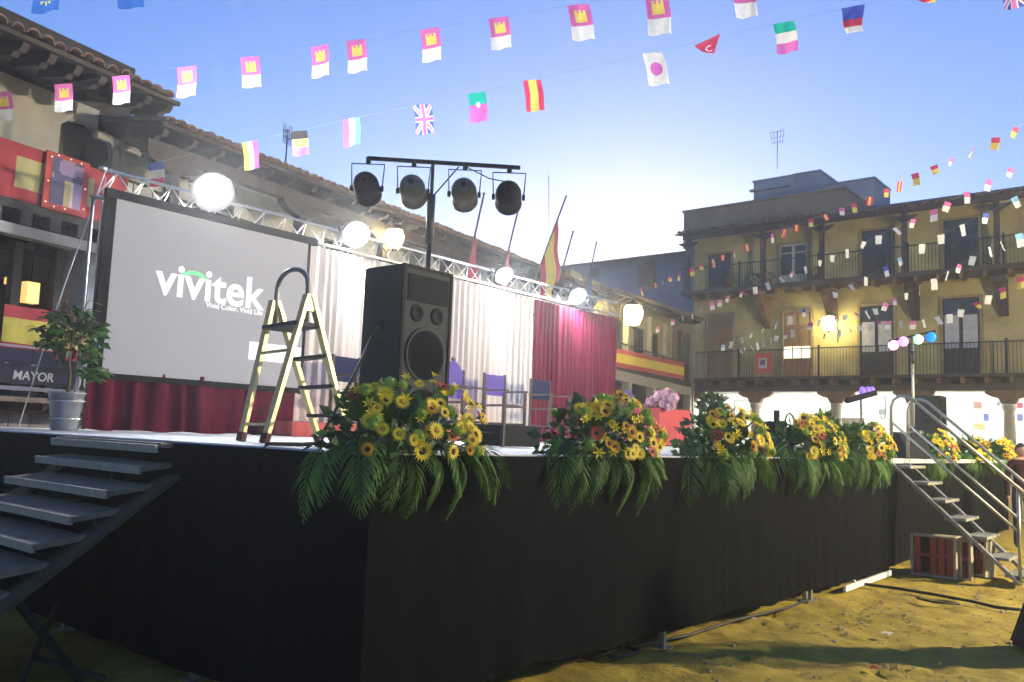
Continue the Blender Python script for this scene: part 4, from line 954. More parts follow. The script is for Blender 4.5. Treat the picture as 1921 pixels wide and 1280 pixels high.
# ================================================================== wall lanterns
def lantern(p, wall, label, r=.27):
    p = V(p); wall = V(wall); t = thing('wall_lantern', p, label, 'lantern', 'wall lanterns around the square')
    B().lathe([(.05, -r*1.15), (r*.62, -r*1.05), (r*.95, -.2*r), (r, r*.25), (r*.8, r*.85), (r*.5, r*1.0)], p, n=16).build('globe', LANT, t)
    B().lathe([(r*.9, r*.88), (r*.75, r*1.05), (r*.25, r*1.35), (.02, r*1.6)], p, n=16).build('cap', IRON, t)
    B().lathe([(.02, -r*1.5), (.06, -r*1.3), (.055, -r*1.12)], p, n=10).build('finial', IRON, t)
    d = wall-p
    B().tube([p+V((0, 0, r*1.5)), p+d*.3+V((0, 0, r*1.9)), p+d*.7+V((0, 0, r*1.4)), wall+V((0, 0, r*.2)), wall+V((0, 0, -r*1.6))], .025, 6).build('bracket', IRON, t)
    return t
def lpt(px, py, off): return onpl(px, py, LP0+EN*off, EN)
p = lpt(740, 447, .35); lantern(p, p-EN*.35+V((0, 0, .1)), 'glowing wall lantern on the long gallery above the ivory curtain', .19)
p = lpt(1188, 590, .5); lantern(p, p-EN*.55, 'glowing globe lantern on the pale house right of the crimson curtain', .34)
p = onX(1555, 606, 32.75); lantern(p, V((33.38, p.y-.15, p.z-.3)), 'glowing globe lantern on the yellow house between its lit window and dark door', .28)

# ================================================================== things on the far part of the stage
# coloured spotlights on a small tee stand
d_ = 14.0; pL = at(1668, 640, d_); pR = at(1755, 621, d_); pP = at(1715, 745, d_)
t = thing('light_stand', (pP.x, pP.y, HS), 'slim light stand with pink, white and blue lit spotlights above the handrails', 'light stand')
B().bar(pL, pR, .03, .03).build('crossbar', BLACK, t)
pj = pL.lerp(pR, .5)
B().tube([(pj.x, pj.y, HS+.02), (pj.x, pj.y, pj.z)], .02, 8).build('pole', STEEL, t)
B().tube([(pj.x, pj.y, pj.z-.45), (pj.x, pj.y, pj.z-.25)], .035, 8).build('sleeve', DARKSTEEL, t)
for k in range(3): a = k*2.1; B().tube([(pj.x, pj.y, HS+.5), (pj.x+cos(a)*.45, pj.y+sin(a)*.45, HS+.02)], .012, 6).build('leg', BLACK, t)
for (px, py, colr, k) in ((1676, 648, (1, .42, .74), .15), (1694, 641, (1, .32, .72), .13), (1722, 637, (.45, 1, .55), .11), (1746, 633, (.01, .20, .95), .12)):
    p = at(px, py, d_); fx = (p-pL).dot(pR-pL)/(pR-pL).length_squared; top = pL.lerp(pR, fx); top = V((top.x, top.y, p.z+.13))
    lm = mat('coloured_lens_%d' % px, colr, .3, emit=colr, estr=k)
    dd_ = (CAM-p).normalized(); R = frame3(dd_.cross(ZR), dd_)
    o = B().lathe([(.03, -.16), (.06, -.14), (.085, -.05), (.09, .02), (.09, .03)], p, n=16, rot=R).build('spotlight', BLACK, t)
    B().lathe([(.084, .031), (.06, .045), (.0001, .05)], p, n=16, rot=R).build('lens', lm, o)
    B().tube([p+V((0, 0, .08)), V((p.x, p.y, pL.lerp(pR, fx).z))], .01, 6).build('yoke', BLACK, o)
# red draped table with pink paper flowers
X0 = 9.0; a = onX(1192, 765, X0); b_ = onX(1236, 766, X0)
tb = thing('draped_table', (X0, b_.y, HS), 'table under a bright red cloth on the far part of the stage', 'table')
b = B(); b.bb(X0, X0+1.0, b_.y, a.y+.25, HS+.5, a.z); b.build('top', TIMBER2, tb)
RC = mat('red_tablecloth', (.42, .05, .06), .8, var=.15, scale=5)
b = B(); y0_, y1_ = b_.y-.02, a.y+.27
b.grid(lambda u, v: (X0-.02-.02*sin(u*14)*(1-v), y1_+(y0_-y1_)*u, HS+.12+(a.z-HS-.12)*v-(.07*(1-v)*abs(u-.5)*2)), 30, 8)
b.grid(lambda u, v: (X0-.02+u*1.04, y0_-.02*sin(u*16)*(1-v), HS+.06+(a.z-HS-.06)*v), 30, 8)
b.grid(lambda u, v: (X0-.02+u*1.04, y1_+(y0_-y1_)*v, a.z+.004), 8, 8)
b.build('cloth', RC, tb, fix=False)
for (dx, dy) in ((.05, .05), (.95, .05), (.05, .55), (.95, .55)): B().bb(X0+dx-.02, X0+dx+.02, b_.y+dy-.02, b_.y+dy+.02, HS, HS+.5).build('leg', DARKSTEEL, tb)
def fluff(c, r, mt, par, name, seed):
    rnd = random.Random(seed); b = B()
    for k in range(70):
        d = V((rnd.gauss(0, 1), rnd.gauss(0, 1), rnd.gauss(0, 1))).normalized(); x = d.cross(V((.3, .5, 1))).normalized(); y = d.cross(x); q = r*rnd.uniform(.75, 1.05); w = r*.4
        b.add([V(c)+d*q*.6, V(c)+d*q*.85+x*w*.8, V(c)+d*q+y*w*.6, V(c)+d*q*.85-x*w*.8], [(0, 1, 2, 3)], 0, True)
    b.lathe([(.0001, -r*.8), (r*.6, -r*.5), (r*.82, 0), (r*.6, r*.5), (.0001, r*.8)], c, n=10)
    return b.build(name, mt, par, fix=False)
PINK = mat('pink_tissue', (.70, .42, .50), .8, var=.12, scale=8, transl=.2)
pf_ = thing('tissue_bouquet', (X0+.3, b_.y+.1, a.z), 'heap of pale pink tissue flowers lying on the red table', 'bouquet')
for i, (px, py, r) in enumerate(((1222, 754, .10), (1236, 745, .12), (1250, 742, .13), (1262, 748, .12), (1245, 757, .10), (1258, 762, .10), (1214, 760, .07))):
    c = onX(px, py, X0+.12); fluff(c, r, PINK, pf_, 'tissue_flower', i)
# small bouquet stand left of it
bs = thing('flower_stand', (9.0, 4.3, HS), 'slender stand of orange and violet flowers at the edge of the crimson curtain', 'flowers')
c0 = onX(1172, 800, 9.0); B().tube([(9.0, c0.y, HS), (9.0, c0.y, onX(1172, 745, 9).z)], .012, 6).build('stem', DARKSTEEL, bs)
B().lathe([(.14, 0), (.14, .02), (.02, .03)], (9.0, c0.y, HS), n=14).build('foot', DARKSTEEL, bs)
lmm = leafmass(90, .14, .14, .32, .10, LEAF2, 9, -1); lmm.v = [v+V((9.0, c0.y, onX(1172, 790, 9).z)) for v in lmm.v]; lmm.build('foliage', LEAF, bs, fix=False)
ORG = mat('orange_petal', (.70, .25, .08), .6, transl=.2); VIO = mat('violet_petal', (.25, .18, .45), .6, transl=.2)
for i, (px, py, r, mt) in enumerate(((1170, 757, .05, ORG), (1167, 787, .05, ORG), (1186, 790, .06, ORG), (1184, 776, .05, ORG), (1178, 737, .06, VIO), (1186, 744, .04, VIO), (1183, 822, .06, ORG))):
    fluff(onX(px, py, 8.9), r, mt, bs, 'blossom', 30+i)
# wedge monitors
def wedge(p, w_, rz, label, led=False, sc_=1):
    t = thing('stage_monitor', p, label, 'loudspeaker', 'wedge monitors on the stage', rz)
    b = B(); b.prism([(-w_/2, -.02, .0), (-w_/2, .42, .0), (-w_/2, .40, .16), (-w_/2, .28, .36), (-w_/2, .16, .38), (-w_/2, -.02, .10)], (w_, 0, 0)); b.build('cabinet', CARPET, t, world=False, bevel=.012)
    d = V((0, -.28, .18)).normalized(); nrm = V((0, -.84, .54))
    q = nrm.to_track_quat('Z', 'Y').to_matrix()
    B().add([(-w_/2+.03, -.012, .115), (w_/2-.03, -.012, .115), (w_/2-.03, .15, .375), (-w_/2+.03, .15, .375)], [(0, 1, 2, 3)]).build('grille', GRILLE, t, world=False)
    for sx in (-1, 1): B().bb(sx*w_/2-.004, sx*w_/2+.004, .16, .26, .16, .22).build('handle_recess', BLACK, t, world=False)
    if led: B().lathe([(.0001, -.014), (.016, 0), (.0001, .014)], (-w_/2-.004, .1, .09), n=8).build('indicator', mat('blue_led', (.1, .5, 1), .3, emit=(.1, .5, 1), estr=1.5), t, world=False)
    return t
p = at(1408, 842, 9.6); wedge((p.x, p.y, HS), .62, radians(-150), 'black wedge monitor with blue light between the third and fourth arrangements', True)
p = at(1703, 862, 12.6); wedge((p.x, p.y+.2, HS), .55, radians(160), 'black wedge monitor at the head of the handrail stairs')
# microphone and music stands
p = at(1478, 850, 10.5); t = thing('microphone_stand', (p.x, p.y, HS), 'thin gooseneck microphone stand behind the fourth arrangement', 'microphone')
q = [at(1476, 850, 10.5), at(1473, 790, 10.5), at(1476, 779, 10.5), at(1481, 775, 10.5), at(1487, 781, 10.5), at(1495, 803, 10.5)]; q[0].z = HS+.02
B().tube(q, .010, 6).build('gooseneck', BLACK, t); B().lathe([(.13, 0), (.13, .02), (.02, .035)], (q[0].x, q[0].y, HS), n=14).build('base', BLACK, t)
B().tube([q[-1], q[-1]+(q[-1]-q[-2]).normalized()*.1], .02, 8).build('capsule', DARKSTEEL, t)
p = at(1459, 850, 10.8); t = thing('music_stand', (p.x, p.y, HS), 'narrow dark music stand seen edge on before the white arcade', 'stand')
q0 = at(1457, 800, 10.8); q1 = at(1457, 770, 10.8); B().bar((q0.x, q0.y, q0.z), (q1.x, q1.y, q1.z), .07, .02).build('desk', DARKSTEEL, t)
B().tube([(q0.x, q0.y, HS+.02), (q0.x, q0.y, q0.z+.02)], .012, 6).build('pole', DARKSTEEL, t)
for k in range(3): a = k*2.1; B().tube([(q0.x, q0.y, HS+.25), (q0.x+cos(a)*.25, q0.y+sin(a)*.25, HS+.01)], .008, 5).build('leg', DARKSTEEL, t)
# tilted light bar with violet lamps
e0 = at(1588, 752, 15.5); e1_ = at(1642, 737, 15.5)
t = thing('light_bar', ((e0.x+e1_.x)/2, (e0.y+e1_.y)/2, HS), 'tilted black light bar with violet lamps on top before the arcade', 'light bar')
B().bar(e0, e1_, .16, .10).build('housing', BLACK, t)
B().bar(e0.lerp(e1_, -.05), e0.lerp(e1_, .12), .08, .05).build('bracket', BLACK, t)
md = e0.lerp(e1_, .5); B().tube([(md.x, md.y, HS+.02), md], .016, 8).build('pole', DARKSTEEL, t)
for k in range(3): a = k*2.1+.5; B().tube([(md.x, md.y, HS+.4), (md.x+cos(a)*.4, md.y+sin(a)*.4, HS+.01)], .012, 6).build('leg', DARKSTEEL, t)
VL = mat('violet_lamp', (.2, .12, .7), .4, emit=(.20, .10, .75), estr=.10)
for px in (1618, 1628, 1636): c = at(px, 733, 15.5); B().lathe([(.045, -.06), (.06, 0), (.035, .06), (.0001, .075)], c, n=12).build('lamp', VL, t)

# ================================================================== crates, cables, people on the sand
def crate(p, rz, tilt, w_, h_, label):
    t = thing('crate', p, label, 'crate', 'red crates below the handrail stairs', rz); t.rotation_euler = (tilt, 0, rz)
    PR = mat('pale_rim', (.33, .28, .20), .7, var=.2, scale=8); RD = mat('crate_red', (.30, .03, .02), .6, var=.3, scale=5); DK = BLACK
    d = .3
    for x in (-w_/2, w_/2): B().bb(x-.014, x+.014, -d/2, d/2, 0, h_).build('side', PR, t, world=False)
    B().bb(-w_/2+.014, w_/2-.014, -d/2, d/2, h_-.026, h_-.002).build('rim', PR, t, world=False)
    B().bb(-w_/2+.014, w_/2-.014, -d/2, d/2, .002, .03).build('rim', PR, t, world=False)
    B().bb(-w_/2+.014, w_/2-.014, d/2-.02, d/2-.004, .03, h_-.026).build('bottom', DK, t, world=False)
    n = 5; ws = (w_-.03)/n
    for k in range(n):
        if k == 1: continue
        B().bb(-w_/2+.014+k*ws+.012, -w_/2+.014+(k+1)*ws-.008, -d/2+.03, -d/2+.05, .03, h_-.026).build('slat', RD, t, world=False)
    B().bb(-w_/2+.014, w_/2-.014, -d/2+.01, -d/2+.028, h_*.48, h_*.56).build('cross_slat', RD, t, world=False)
    return t
crate((9.13, -.46, -.01), radians(-90), 0, .50, .52, 'red slatted crate standing on its side under the handrail stairs')
crate((9.62, -.86, -.01), radians(-100), radians(-8), .22, .46, 'narrow red crate leaning behind the larger one under the stairs')
crate((9.30, -.78, -.01), radians(-84), radians(4), .10, .5, 'thin dark edged crate wedged between the two red crates')
CB = mat('cable_rubber', (.012, .012, .012), .6)
def cable(pts, label, r=.011):
    P = []
    for (x, y) in pts: P.append(V((x, y, .012+.03*max(0, NZ.noise(V((x*2, y*2, 0)))))))
    o = B().tube(P, r, 6).build('cable', CB); return tag(o, label, 'cable')
g_ = lambda x, y: tuple(onz(x, y, .0))[:2]
cable([g_(1600, 1095), g_(1680, 1106), g_(1740, 1117), g_(1820, 1130), g_(1870, 1143), g_(1930, 1150)], 'black cable crossing the sand towards the handrail stairs', .016)
cable([g_(1720, 1125), g_(1750, 1132), g_(1800, 1136)], 'short loose cable end on the sand before the red crates')
cable([g_(1110, 1238), g_(1140, 1232), g_(1165, 1224), g_(1150, 1212), g_(1125, 1222), g_(1150, 1240), g_(1200, 1228), g_(1175, 1222), g_(1215, 1212), g_(1290, 1196), g_(1380, 1166), g_(1480, 1142), g_(1519, 1127)], 'coiled black cable lying along the foot of the stage skirt', .013)
def person(p, rz, h, label, top, bottom, skirt=False, hairc=(.012, .010, .010)):
    t = thing('person', p, label, 'person', None, rz); k = h/1.72
    SK = mat('skin', (.36, .20, .14), .55, var=.06, scale=12); HR = mat('hair_%d' % int(h*100), hairc, .5, var=.2, scale=30)
    vs = [(0, 0, .95), (0, 0, 1.12), (0, .0, 1.30), (0, .0, 1.45), (0, -.01, 1.52), (.09, 0, .90), (.105, -.01, .50), (.11, .01, .09), (.115, -.11, .04), (-.09, 0, .90), (-.10, -.01, .50), (-.11, .01, .09), (-.115, -.11, .04),
          (.18, 0, 1.40), (.235, .02, 1.13), (.25, -.04, .90), (.255, -.06, .80), (-.18, 0, 1.40), (-.235, .02, 1.13), (-.25, -.04, .90), (-.255, -.06, .80)]
    es = [(0, 1), (1, 2), (2, 3), (3, 4), (0, 5), (5, 6), (6, 7), (7, 8), (0, 9), (9, 10), (10, 11), (11, 12), (3, 13), (13, 14), (14, 15), (15, 16), (3, 17), (17, 18), (18, 19), (19, 20)]
    rad = [(.15, .105), (.13, .095), (.155, .11), (.11, .08), (.052, .055), (.088, .09), (.062, .065), (.042, .045), (.04, .035), (.088, .09), (.062, .065), (.042, .045), (.04, .035), (.06, .06), (.045, .045), (.034, .036), (.03, .022), (.06, .06), (.045, .045), (.034, .036), (.03, .022)]
    me = bpy.data.meshes.new('body'); me.from_pydata([tuple(V(v)*k) for v in vs], es, [])
    for mm in (SK, top, bottom): me.materials.append(mm)
    o = bpy.data.objects.new('body', me); COL.objects.link(o); o.parent = t
    sk = o.modifiers.new('skin', 'SKIN'); o.modifiers.new('sub', 'SUBSURF').levels = 2; o.modifiers['sub'].render_levels = 2
    if not me.skin_vertices:
        bm = bmesh.new(); bm.from_mesh(me); bm.verts.layers.skin.verify(); bm.to_mesh(me); bm.free()
    for i, r in enumerate(rad): me.skin_vertices[0].data[i].radius = (r[0]*k, r[1]*k)
    me.skin_vertices[0].data[0].use_root = True
    bpy.context.view_layer.update()
    dg = bpy.context.evaluated_depsgraph_get(); bme = bpy.data.meshes.new_from_object(o.evaluated_get(dg))
    bme.materials.clear()
    for mm in (SK, top, bottom): bme.materials.append(mm)
    for f in bme.polygons:
        c = f.center/k; f.use_smooth = True
        f.material_index = 0 if c.z > 1.47 or (abs(c.x) > .2 and c.z < .87) else (1 if c.z > .92 or (abs(c.x) > .19 and c.z > .8) else 2)
    o.modifiers.clear(); o.data = bme; bpy.data.meshes.remove(me)
    hd = B()
    def hf(u, v):
        a = 2*pi*u; b = pi*(v-.5); r = cos(b)
        x = .076*r*sin(a); y = -.095*r*cos(a); z = .118*sin(b)
        fr = max(0, cos(a))*r
        y -= .020*math.exp(-((sin(b)+.08)/.16)**2)*math.exp(-(x/.016)**2)*(fr > 0)
        y += .010*fr*math.exp(-((sin(b)-.12)/.10)**2)*math.exp(-((abs(x)-.032)/.018)**2)
        if sin(b) < 0: x *= 1+.25*sin(b); y *= 1+.08*sin(b)
        return (x*k, y*k, (1.605+z)*k)
    hd.grid(hf, 36, 24); hd.build('head', SK, t, world=False, fix=False)
    hr = B(); hr.grid(lambda u, v: (.086*k*sin(2*pi*u)*cos(pi*(v*.62-.12)), (.015-.105*cos(2*pi*u)*cos(pi*(v*.62-.12)) if True else 0)*k+(.03*k if cos(2*pi*u) > .2 and v < .42 else 0), (1.612+.13*sin(pi*(v*.62-.12)))*k), 30, 14); hr.build('hair', HR, t, world=False, fix=False)
    for sx in (-1, 1):
        B().lathe([(.0001, -.006), (.009, 0), (.0001, .006)], (sx*.03*k, -.086*k, 1.62*k), n=8, ax='y').build('eye', BLACK, t, world=False)
        b = B(); b.box((sx*.079*k, .0, 1.60*k), (.012*k, .035*k, .055*k)); b.build('ear', SK, t, world=False, bevel=.005)
        for f in range(4):
            x0 = sx*(.255-.008+.006*f)*k; y0 = (-.045-.016*f)*k
            B().tube([(x0, y0, .79*k), (x0-sx*.004, y0-.004, (.745-.004*abs(f-1.5))*k), (x0-sx*.014*k, y0-.006, (.705+.01*abs(f-1.5))*k)], [.0085, .0078, .006], 6).build('finger', SK, t, world=False)
        B().tube([(sx*.245*k, -.07*k, .81*k), (sx*.24*k, -.10*k, .775*k), (sx*.238*k, -.105*k, .745*k)], [.010, .009, .007], 6).build('thumb', SK, t, world=False)
    B().bb(-.02*k, .02*k, -.094*k, -.085*k, 1.545*k, 1.552*k).build('mouth', mat('lips', (.25, .08, .07), .5), t, world=False)
    if skirt:
        b = B(); b.grid(lambda u, v: ((.17+.25*(1-v)**1.3+.02*sin(u*2*pi*11)*(1-v))*cos(2*pi*u)*k, (.13+.25*(1-v)**1.3+.02*sin(u*2*pi*11)*(1-v))*sin(2*pi*u)*k, (.04+v*.95)*k), 88, 14); b.build('skirt', bottom, t, world=False, fix=False)
    return t
p = at(1916, 853, 14.5); person((p.x, p.y, 0), radians(-55), 1.74, 'dark haired person in a dark red jacket beyond the handrails', mat('dark_red_jacket', (.022, .004, .006), .9, var=.2, spec=.1), mat('dark_trousers', (.015, .015, .02), .8))
p = onz(2004, 1228, 0); person((p.x, p.y, 0), radians(-120), 1.66, 'person in a long black skirt cut by the picture edge near the stair foot', mat('black_top', (.015, .014, .018), .8), mat('black_skirt', (.012, .010, .016), .85, var=.2), True)

# ================================================================== arcade details of the yellow house
def wallbit(name, xa, ya, xb, yb, mt, label, cat, X=35.98, th=.04, frame=None):
    a = onX(xa, ya, X); b_ = onX(xb, yb, X); t = thing(name, (X, (a.y+b_.y)/2, min(a.z, b_.z)), label, cat)
    y0, y1, z0, z1 = min(a.y, b_.y), max(a.y, b_.y), min(a.z, b_.z), max(a.z, b_.z)
    B().bb(X-th, X, y0, y1, z0, z1).build('sheet' if not frame else 'panel', mt, t)
    if frame:
        for (p0, p1, p2, p3) in ((y0-.05, y0, z0-.05, z1+.05), (y1, y1+.05, z0-.05, z1+.05), (y0, y1, z0-.05, z0), (y0, y1, z1, z1+.05)): B().bb(X-th-.03, X, p0, p1, p2, p3).build('frame', frame, t)
    return t
PAP = lambda n, c: mat('paper_'+n, c, .8, var=.25, scale=9)
wallbit('notice_board', 1380, 753, 1410, 778, PAP('board', (.62, .66, .62)), 'pale framed notice board on the white arcade wall', 'board', frame=mat('grey_frame', (.35, .37, .35), .6))
wallbit('poster', 1826, 754, 1842, 767, PAP('brown', (.35, .20, .18)), 'small brown poster high on the arcade wall', 'poster', th=.012)
wallbit('poster', 1845, 776, 1855, 790, PAP('blue', (.08, .14, .36)), 'small blue poster on the arcade wall', 'poster', th=.012)
wallbit('poster', 1826, 794, 1848, 806, PAP('orange', (.75, .42, .20)), 'orange poster low on the arcade wall beside the blue one', 'poster', th=.012)
wallbit('poster', 1870, 754, 1876, 762, PAP('green', (.20, .28, .26)), 'tiny green notice on the arcade wall', 'poster', th=.012)
wallbit('poster', 1906, 756, 1919, 766, PAP('crimson', (.40, .08, .14)), 'crimson poster by the picture edge on the arcade wall', 'poster', th=.012)
wallbit('poster', 1908, 777, 1919, 790, PAP('indigo', (.12, .16, .40)), 'indigo poster below the crimson one on the arcade wall', 'poster', th=.012)
wallbit('poster', 1735, 750, 1742, 790, PAP('mixed', (.55, .35, .30)), 'tall reddish poster on the arcade wall behind the stair post', 'poster', th=.012)
t = wallbit('meter_box', 1650, 768, 1663, 778, mat('box_grey', (.25, .26, .26), .6), 'grey meter box with a drooping wire on the arcade wall', 'box', th=.15)
a = onX(1661, 775, 35.8); B().tube([onX(1660, 742, 35.9), onX(1661, 770, 35.85), onX(1660, 784, 35.85), onX(1655, 787, 35.85), onX(1652, 780, 35.85)], .02, 6).build('wire', BLACK, t)
so_ = thing('shop_window', (35.9, 9, 0), 'wide dark shop window opening in the white arcade wall', 'window')
a = onX(1516, 783, 35.95); b_ = onX(1618, 783, 35.95)
B().bb(35.93, 35.99, b_.y, a.y, .9, a.z).build('glass', mat('dim_glass', (.16, .15, .12), .25), so_)
B().bb(35.88, 35.985, b_.y-.08, b_.y, .85, a.z).build('frame', TIMBER2, so_); B().bb(35.88, 35.985, a.y, a.y+.08, .85, a.z).build('frame', TIMBER2, so_); B().bb(35.88, 35.985, b_.y-.08, a.y+.08, a.z, a.z+.1).build('frame', WHITEP, so_)
mid = onX(1585, 783, 35.9).y; B().bb(35.88, 35.94, mid-.04, mid+.04, .9, a.z).build('mullion', TIMBER2, so_)
dr = thing('wall_door', (35.95, 8, 0), 'white panelled door outline in the arcade wall by the meter box', 'door')
a = onX(1620, 760, 35.95); b_ = onX(1672, 760, 35.95); B().bb(35.94, 35.985, b_.y, a.y, 0, 3.1).build('leaf', WHITEP, dr); B().bb(35.9, 35.985, a.y, a.y+.06, 0, 3.16).build('jamb', mat('grey_jamb', (.4, .4, .38), .7), dr)
for (px, top, X, lab, sd_, w_) in ((1337, 742, 31.2, 'dark leafy potted shrub before the arcade at the corner of the square', 21, .62), (1548, 775, 30.5, 'green shrub below the shop window of the arcade', 22, .5)):
    p = onX(px, 800, X); zt = onX(px, top, X).z; t = thing('potted_shrub', (X, p.y, 0), lab, 'plant')
    B().lathe([(.25, 0), (.34, .5), (.36, .5), (.33, .45), (.0001, .44)], (0, 0, 0), n=16).build('pot', mat('clay_pot', (.30, .14, .08), .8), t, world=False)
    B().tube([(0, 0, .4), (.03, 0, zt-.9), (0, 0, zt-.4)], [.05, .04, .02], 7).build('trunk', TIMBER2, t, world=False)
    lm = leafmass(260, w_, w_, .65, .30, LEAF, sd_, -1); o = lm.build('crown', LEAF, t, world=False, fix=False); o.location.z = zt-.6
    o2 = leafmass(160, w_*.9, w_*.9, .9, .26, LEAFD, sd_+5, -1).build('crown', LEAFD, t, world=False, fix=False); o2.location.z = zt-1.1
pt_ = None
# balcony picture on the yellow house and flower pots
t = thing('balcony_picture', (32.05, 12.0, 4.5), 'red framed picture hung on the balcony railing of the yellow house', 'picture')
a = onX(1416, 664, 32.1); b_ = onX(1447, 700, 32.1); B().bb(32.07, 32.11, b_.y, a.y, b_.z, a.z).build('frame', mat('frame_red2', (.42, .07, .05), .7), t)
w_ = (a.y-b_.y); B().bb(32.05, 32.07, b_.y+w_*.25, a.y-w_*.25, b_.z+.2, a.z-.2).build('print', PC[3], t); B().bb(32.045, 32.05, b_.y+w_*.35, a.y-w_*.35, b_.z+.35, a.z-.28).build('figure', PC[0], t)

# ================================================================== flags on poles along the gallery
POLE = mat('flag_pole', (.10, .09, .10), .4, .5)
def poleflag(top, base, off, mfn, mats, label, w_, hgt, start=.1, n=9):
    off += .7; w_ *= 1.3; hgt *= 1.35
    P1 = onpl(*top, LP0+EN*(off+.35), EN); P0 = onpl(*base, LP0+EN*off, EN)
    t = thing('pole_flag', P0, label, 'flag', 'flags on leaning poles above the truss')
    B().tube([P0, P1], .022, 8).build('pole', POLE, t); B().lathe([(.0001, -.04), (.04, 0), (.0001, .05)], P1, n=10).build('finial', POLE, t)
    d = (P0-P1); a = P1+d*start
    def fn(u, v):
        e = a+d.normalized()*hgt*.75*u      # hoist runs along the pole
        x = E1*(w_*.22*v*(.5+.5*u))-V((0, 0, 1))*(w_*v*(.95)) +EN*(.05*sin(v*9+u*7)*v+.03*sin(u*16)*v)
        return e+x
    b = B(); b.grid(fn, 18, 18, mfn=mfn); b.build('cloth', mats, t, fix=False); return t
CRIM = mat('flag_crimson', (.50, .05, .10), .7, var=.15, scale=6, transl=.3); FBLUE = mat('flag_blue', (.05, .06, .22), .7, var=.15, scale=6, transl=.25); FDK = mat('flag_dark', (.10, .05, .08), .7, transl=.2)
FWH = mat('flag_white', (.75, .72, .70), .7, transl=.3)
poleflag((908, 364), (868, 545), .1, lambda u, v: 0, [CRIM], 'crimson flag hanging from a leaning pole left of the others', .95, .95, .38)
poleflag((973, 391), (935, 545), .1, lambda u, v: 0, [CRIM], 'narrow red flag above the third floodlight', .6, .6, .45)
poleflag((1062, 369), (990, 560), .1, lambda u, v: 0 if u < .25 or u > .72 else 1, [FLR, FLY], 'red and yellow flag, the tallest on the leaning poles', 1.25, 1.6, .22)
poleflag((1075, 435), (1040, 560), .1, lambda u, v: 0, [FDK], 'dark furled flag right behind the tall red and yellow one', .6, .5, .5)
poleflag((1119, 455), (1090, 590), .1, lambda u, v: 0, [FBLUE], 'dark blue flag on the last leaning pole above the crimson curtain', 1.0, 1.1, .3)

# ================================================================== bunting
FM = {k: mat('bunting_'+k, c, .6, transl=.6, var=.10, scale=14) for k, c in dict(crimson=(.72, .16, .42), yellow=(.86, .68, .14), white=(.84, .82, .76), blue=(.08, .12, .52), sky=(.26, .52, .80), green=(.02, .50, .36), red=(.70, .06, .14), magenta=(.74, .18, .55), black=(.05, .05, .05), orange=(.75, .30, .05), eublue=(.05, .16, .52)).items()}
KEYS = list(FM); FML = [FM[k] for k in KEYS]; K = {k: i for i, k in enumerate(KEYS)}
def castle(u, v):
    if v > .60: return K['white']
    x, y = u-.5, v-.32
    if abs(x) < .27 and abs(y) < .17: return K['crimson'] if (y < -.08 and (abs(abs(x)-.11) < .05)) else K['yellow']
    return K['crimson']
def hb(*c): return lambda u, v: K[c[min(len(c)-1, int(v*len(c)))]]
def vb(*c): return lambda u, v: K[c[min(len(c)-1, int(u*len(c)))]]
def uk(u, v):
    x, y = (u-.5)*2, (v-.5)*2
    if abs(x) < .16 or abs(y) < .12: return K['magenta']
    if abs(x) < .28 or abs(y) < .2: return K['white']
    d = abs(abs(x)-abs(y)); return K['magenta'] if d < .10 else (K['white'] if d < .26 else K['blue'])
def japan(u, v): return K['magenta'] if ((u-.5)*.66)**2+(v-.5)**2 < .04 else K['white']
def portugal(u, v): return K['white'] if ((u-.5)*.66)**2+(v-.42)**2 < .008 else (K['green'] if v < .42 else K['magenta'])
def spainv(u, v): return K['yellow'] if .27 < u < .73 else K['red']
def eu(u, v):
    r = sqrt(((u-.5)*.8)**2+((v-.5)*1.2)**2); return K['yellow'] if .26 < r < .36 and (math.atan2(v-.5, u-.5)*12/(2*pi)) % 1 < .5 else K['eublue']
def turk(u, v): return K['white'] if abs(sqrt(((u-.5)*.66)**2+(v-.5)**2)-.16) < .035 and u < .6 else K['red']
DES = dict(castle=castle, ireland=hb('green', 'white', 'orange'), argentina=vb('sky', 'white', 'sky'), france=hb('blue', 'white', 'red'), italy=hb('green', 'white', 'magenta'), belgium=hb('black', 'yellow', 'magenta'), dutch=vb('magenta', 'white', 'sky'), uk=uk, portugal=portugal, spain=spainv, japan=japan, turkey=turk, russia=hb('blue', 'blue', 'red', 'white'), germany=hb('black', 'red', 'yellow'), eu=eu, gold=vb('yellow', 'white', 'magenta'),
           plain=hb('white', 'white'), crimsonwhite=hb('crimson', 'white'), bluew=hb('blue', 'white'), redw=hb('red', 'yellow'), skyw=hb('sky', 'white'))
FMESH = {}
def flagmesh(k, curl=0, fine=True):
    key = (k, curl, fine)
    if key not in FMESH:
        b = B(); nu, nv = (((34, 50) if k in ('japan', 'uk', 'castle') else (18, 27)) if fine else (6, 9)); W_, H_ = .21, .36
        def fn(u, v):
            if curl >= 2:      # blown up and folded into a pennant
                return ((u-.5)*W_*1.35*(1-v)+.05*v, .05*sin(v*3), -v*H_*.42+.10*(u-.5)*(1-v))
            return ((u-.5)*W_*(1-.25*curl*v)+.012*sin(v*5+curl*2)*v, .014*sin(u*5+curl*3)*v+.004*sin(u*9+v*4)+.10*curl*sin(v*2.2)*v, -v*H_*(1-.35*curl)-.003*sin(u*7)*v)
        b.grid(fn, nu, nv, mfn=DES[k]); FMESH[key] = b.mesh('flag', FML, fix=False)
    return FMESH[key]
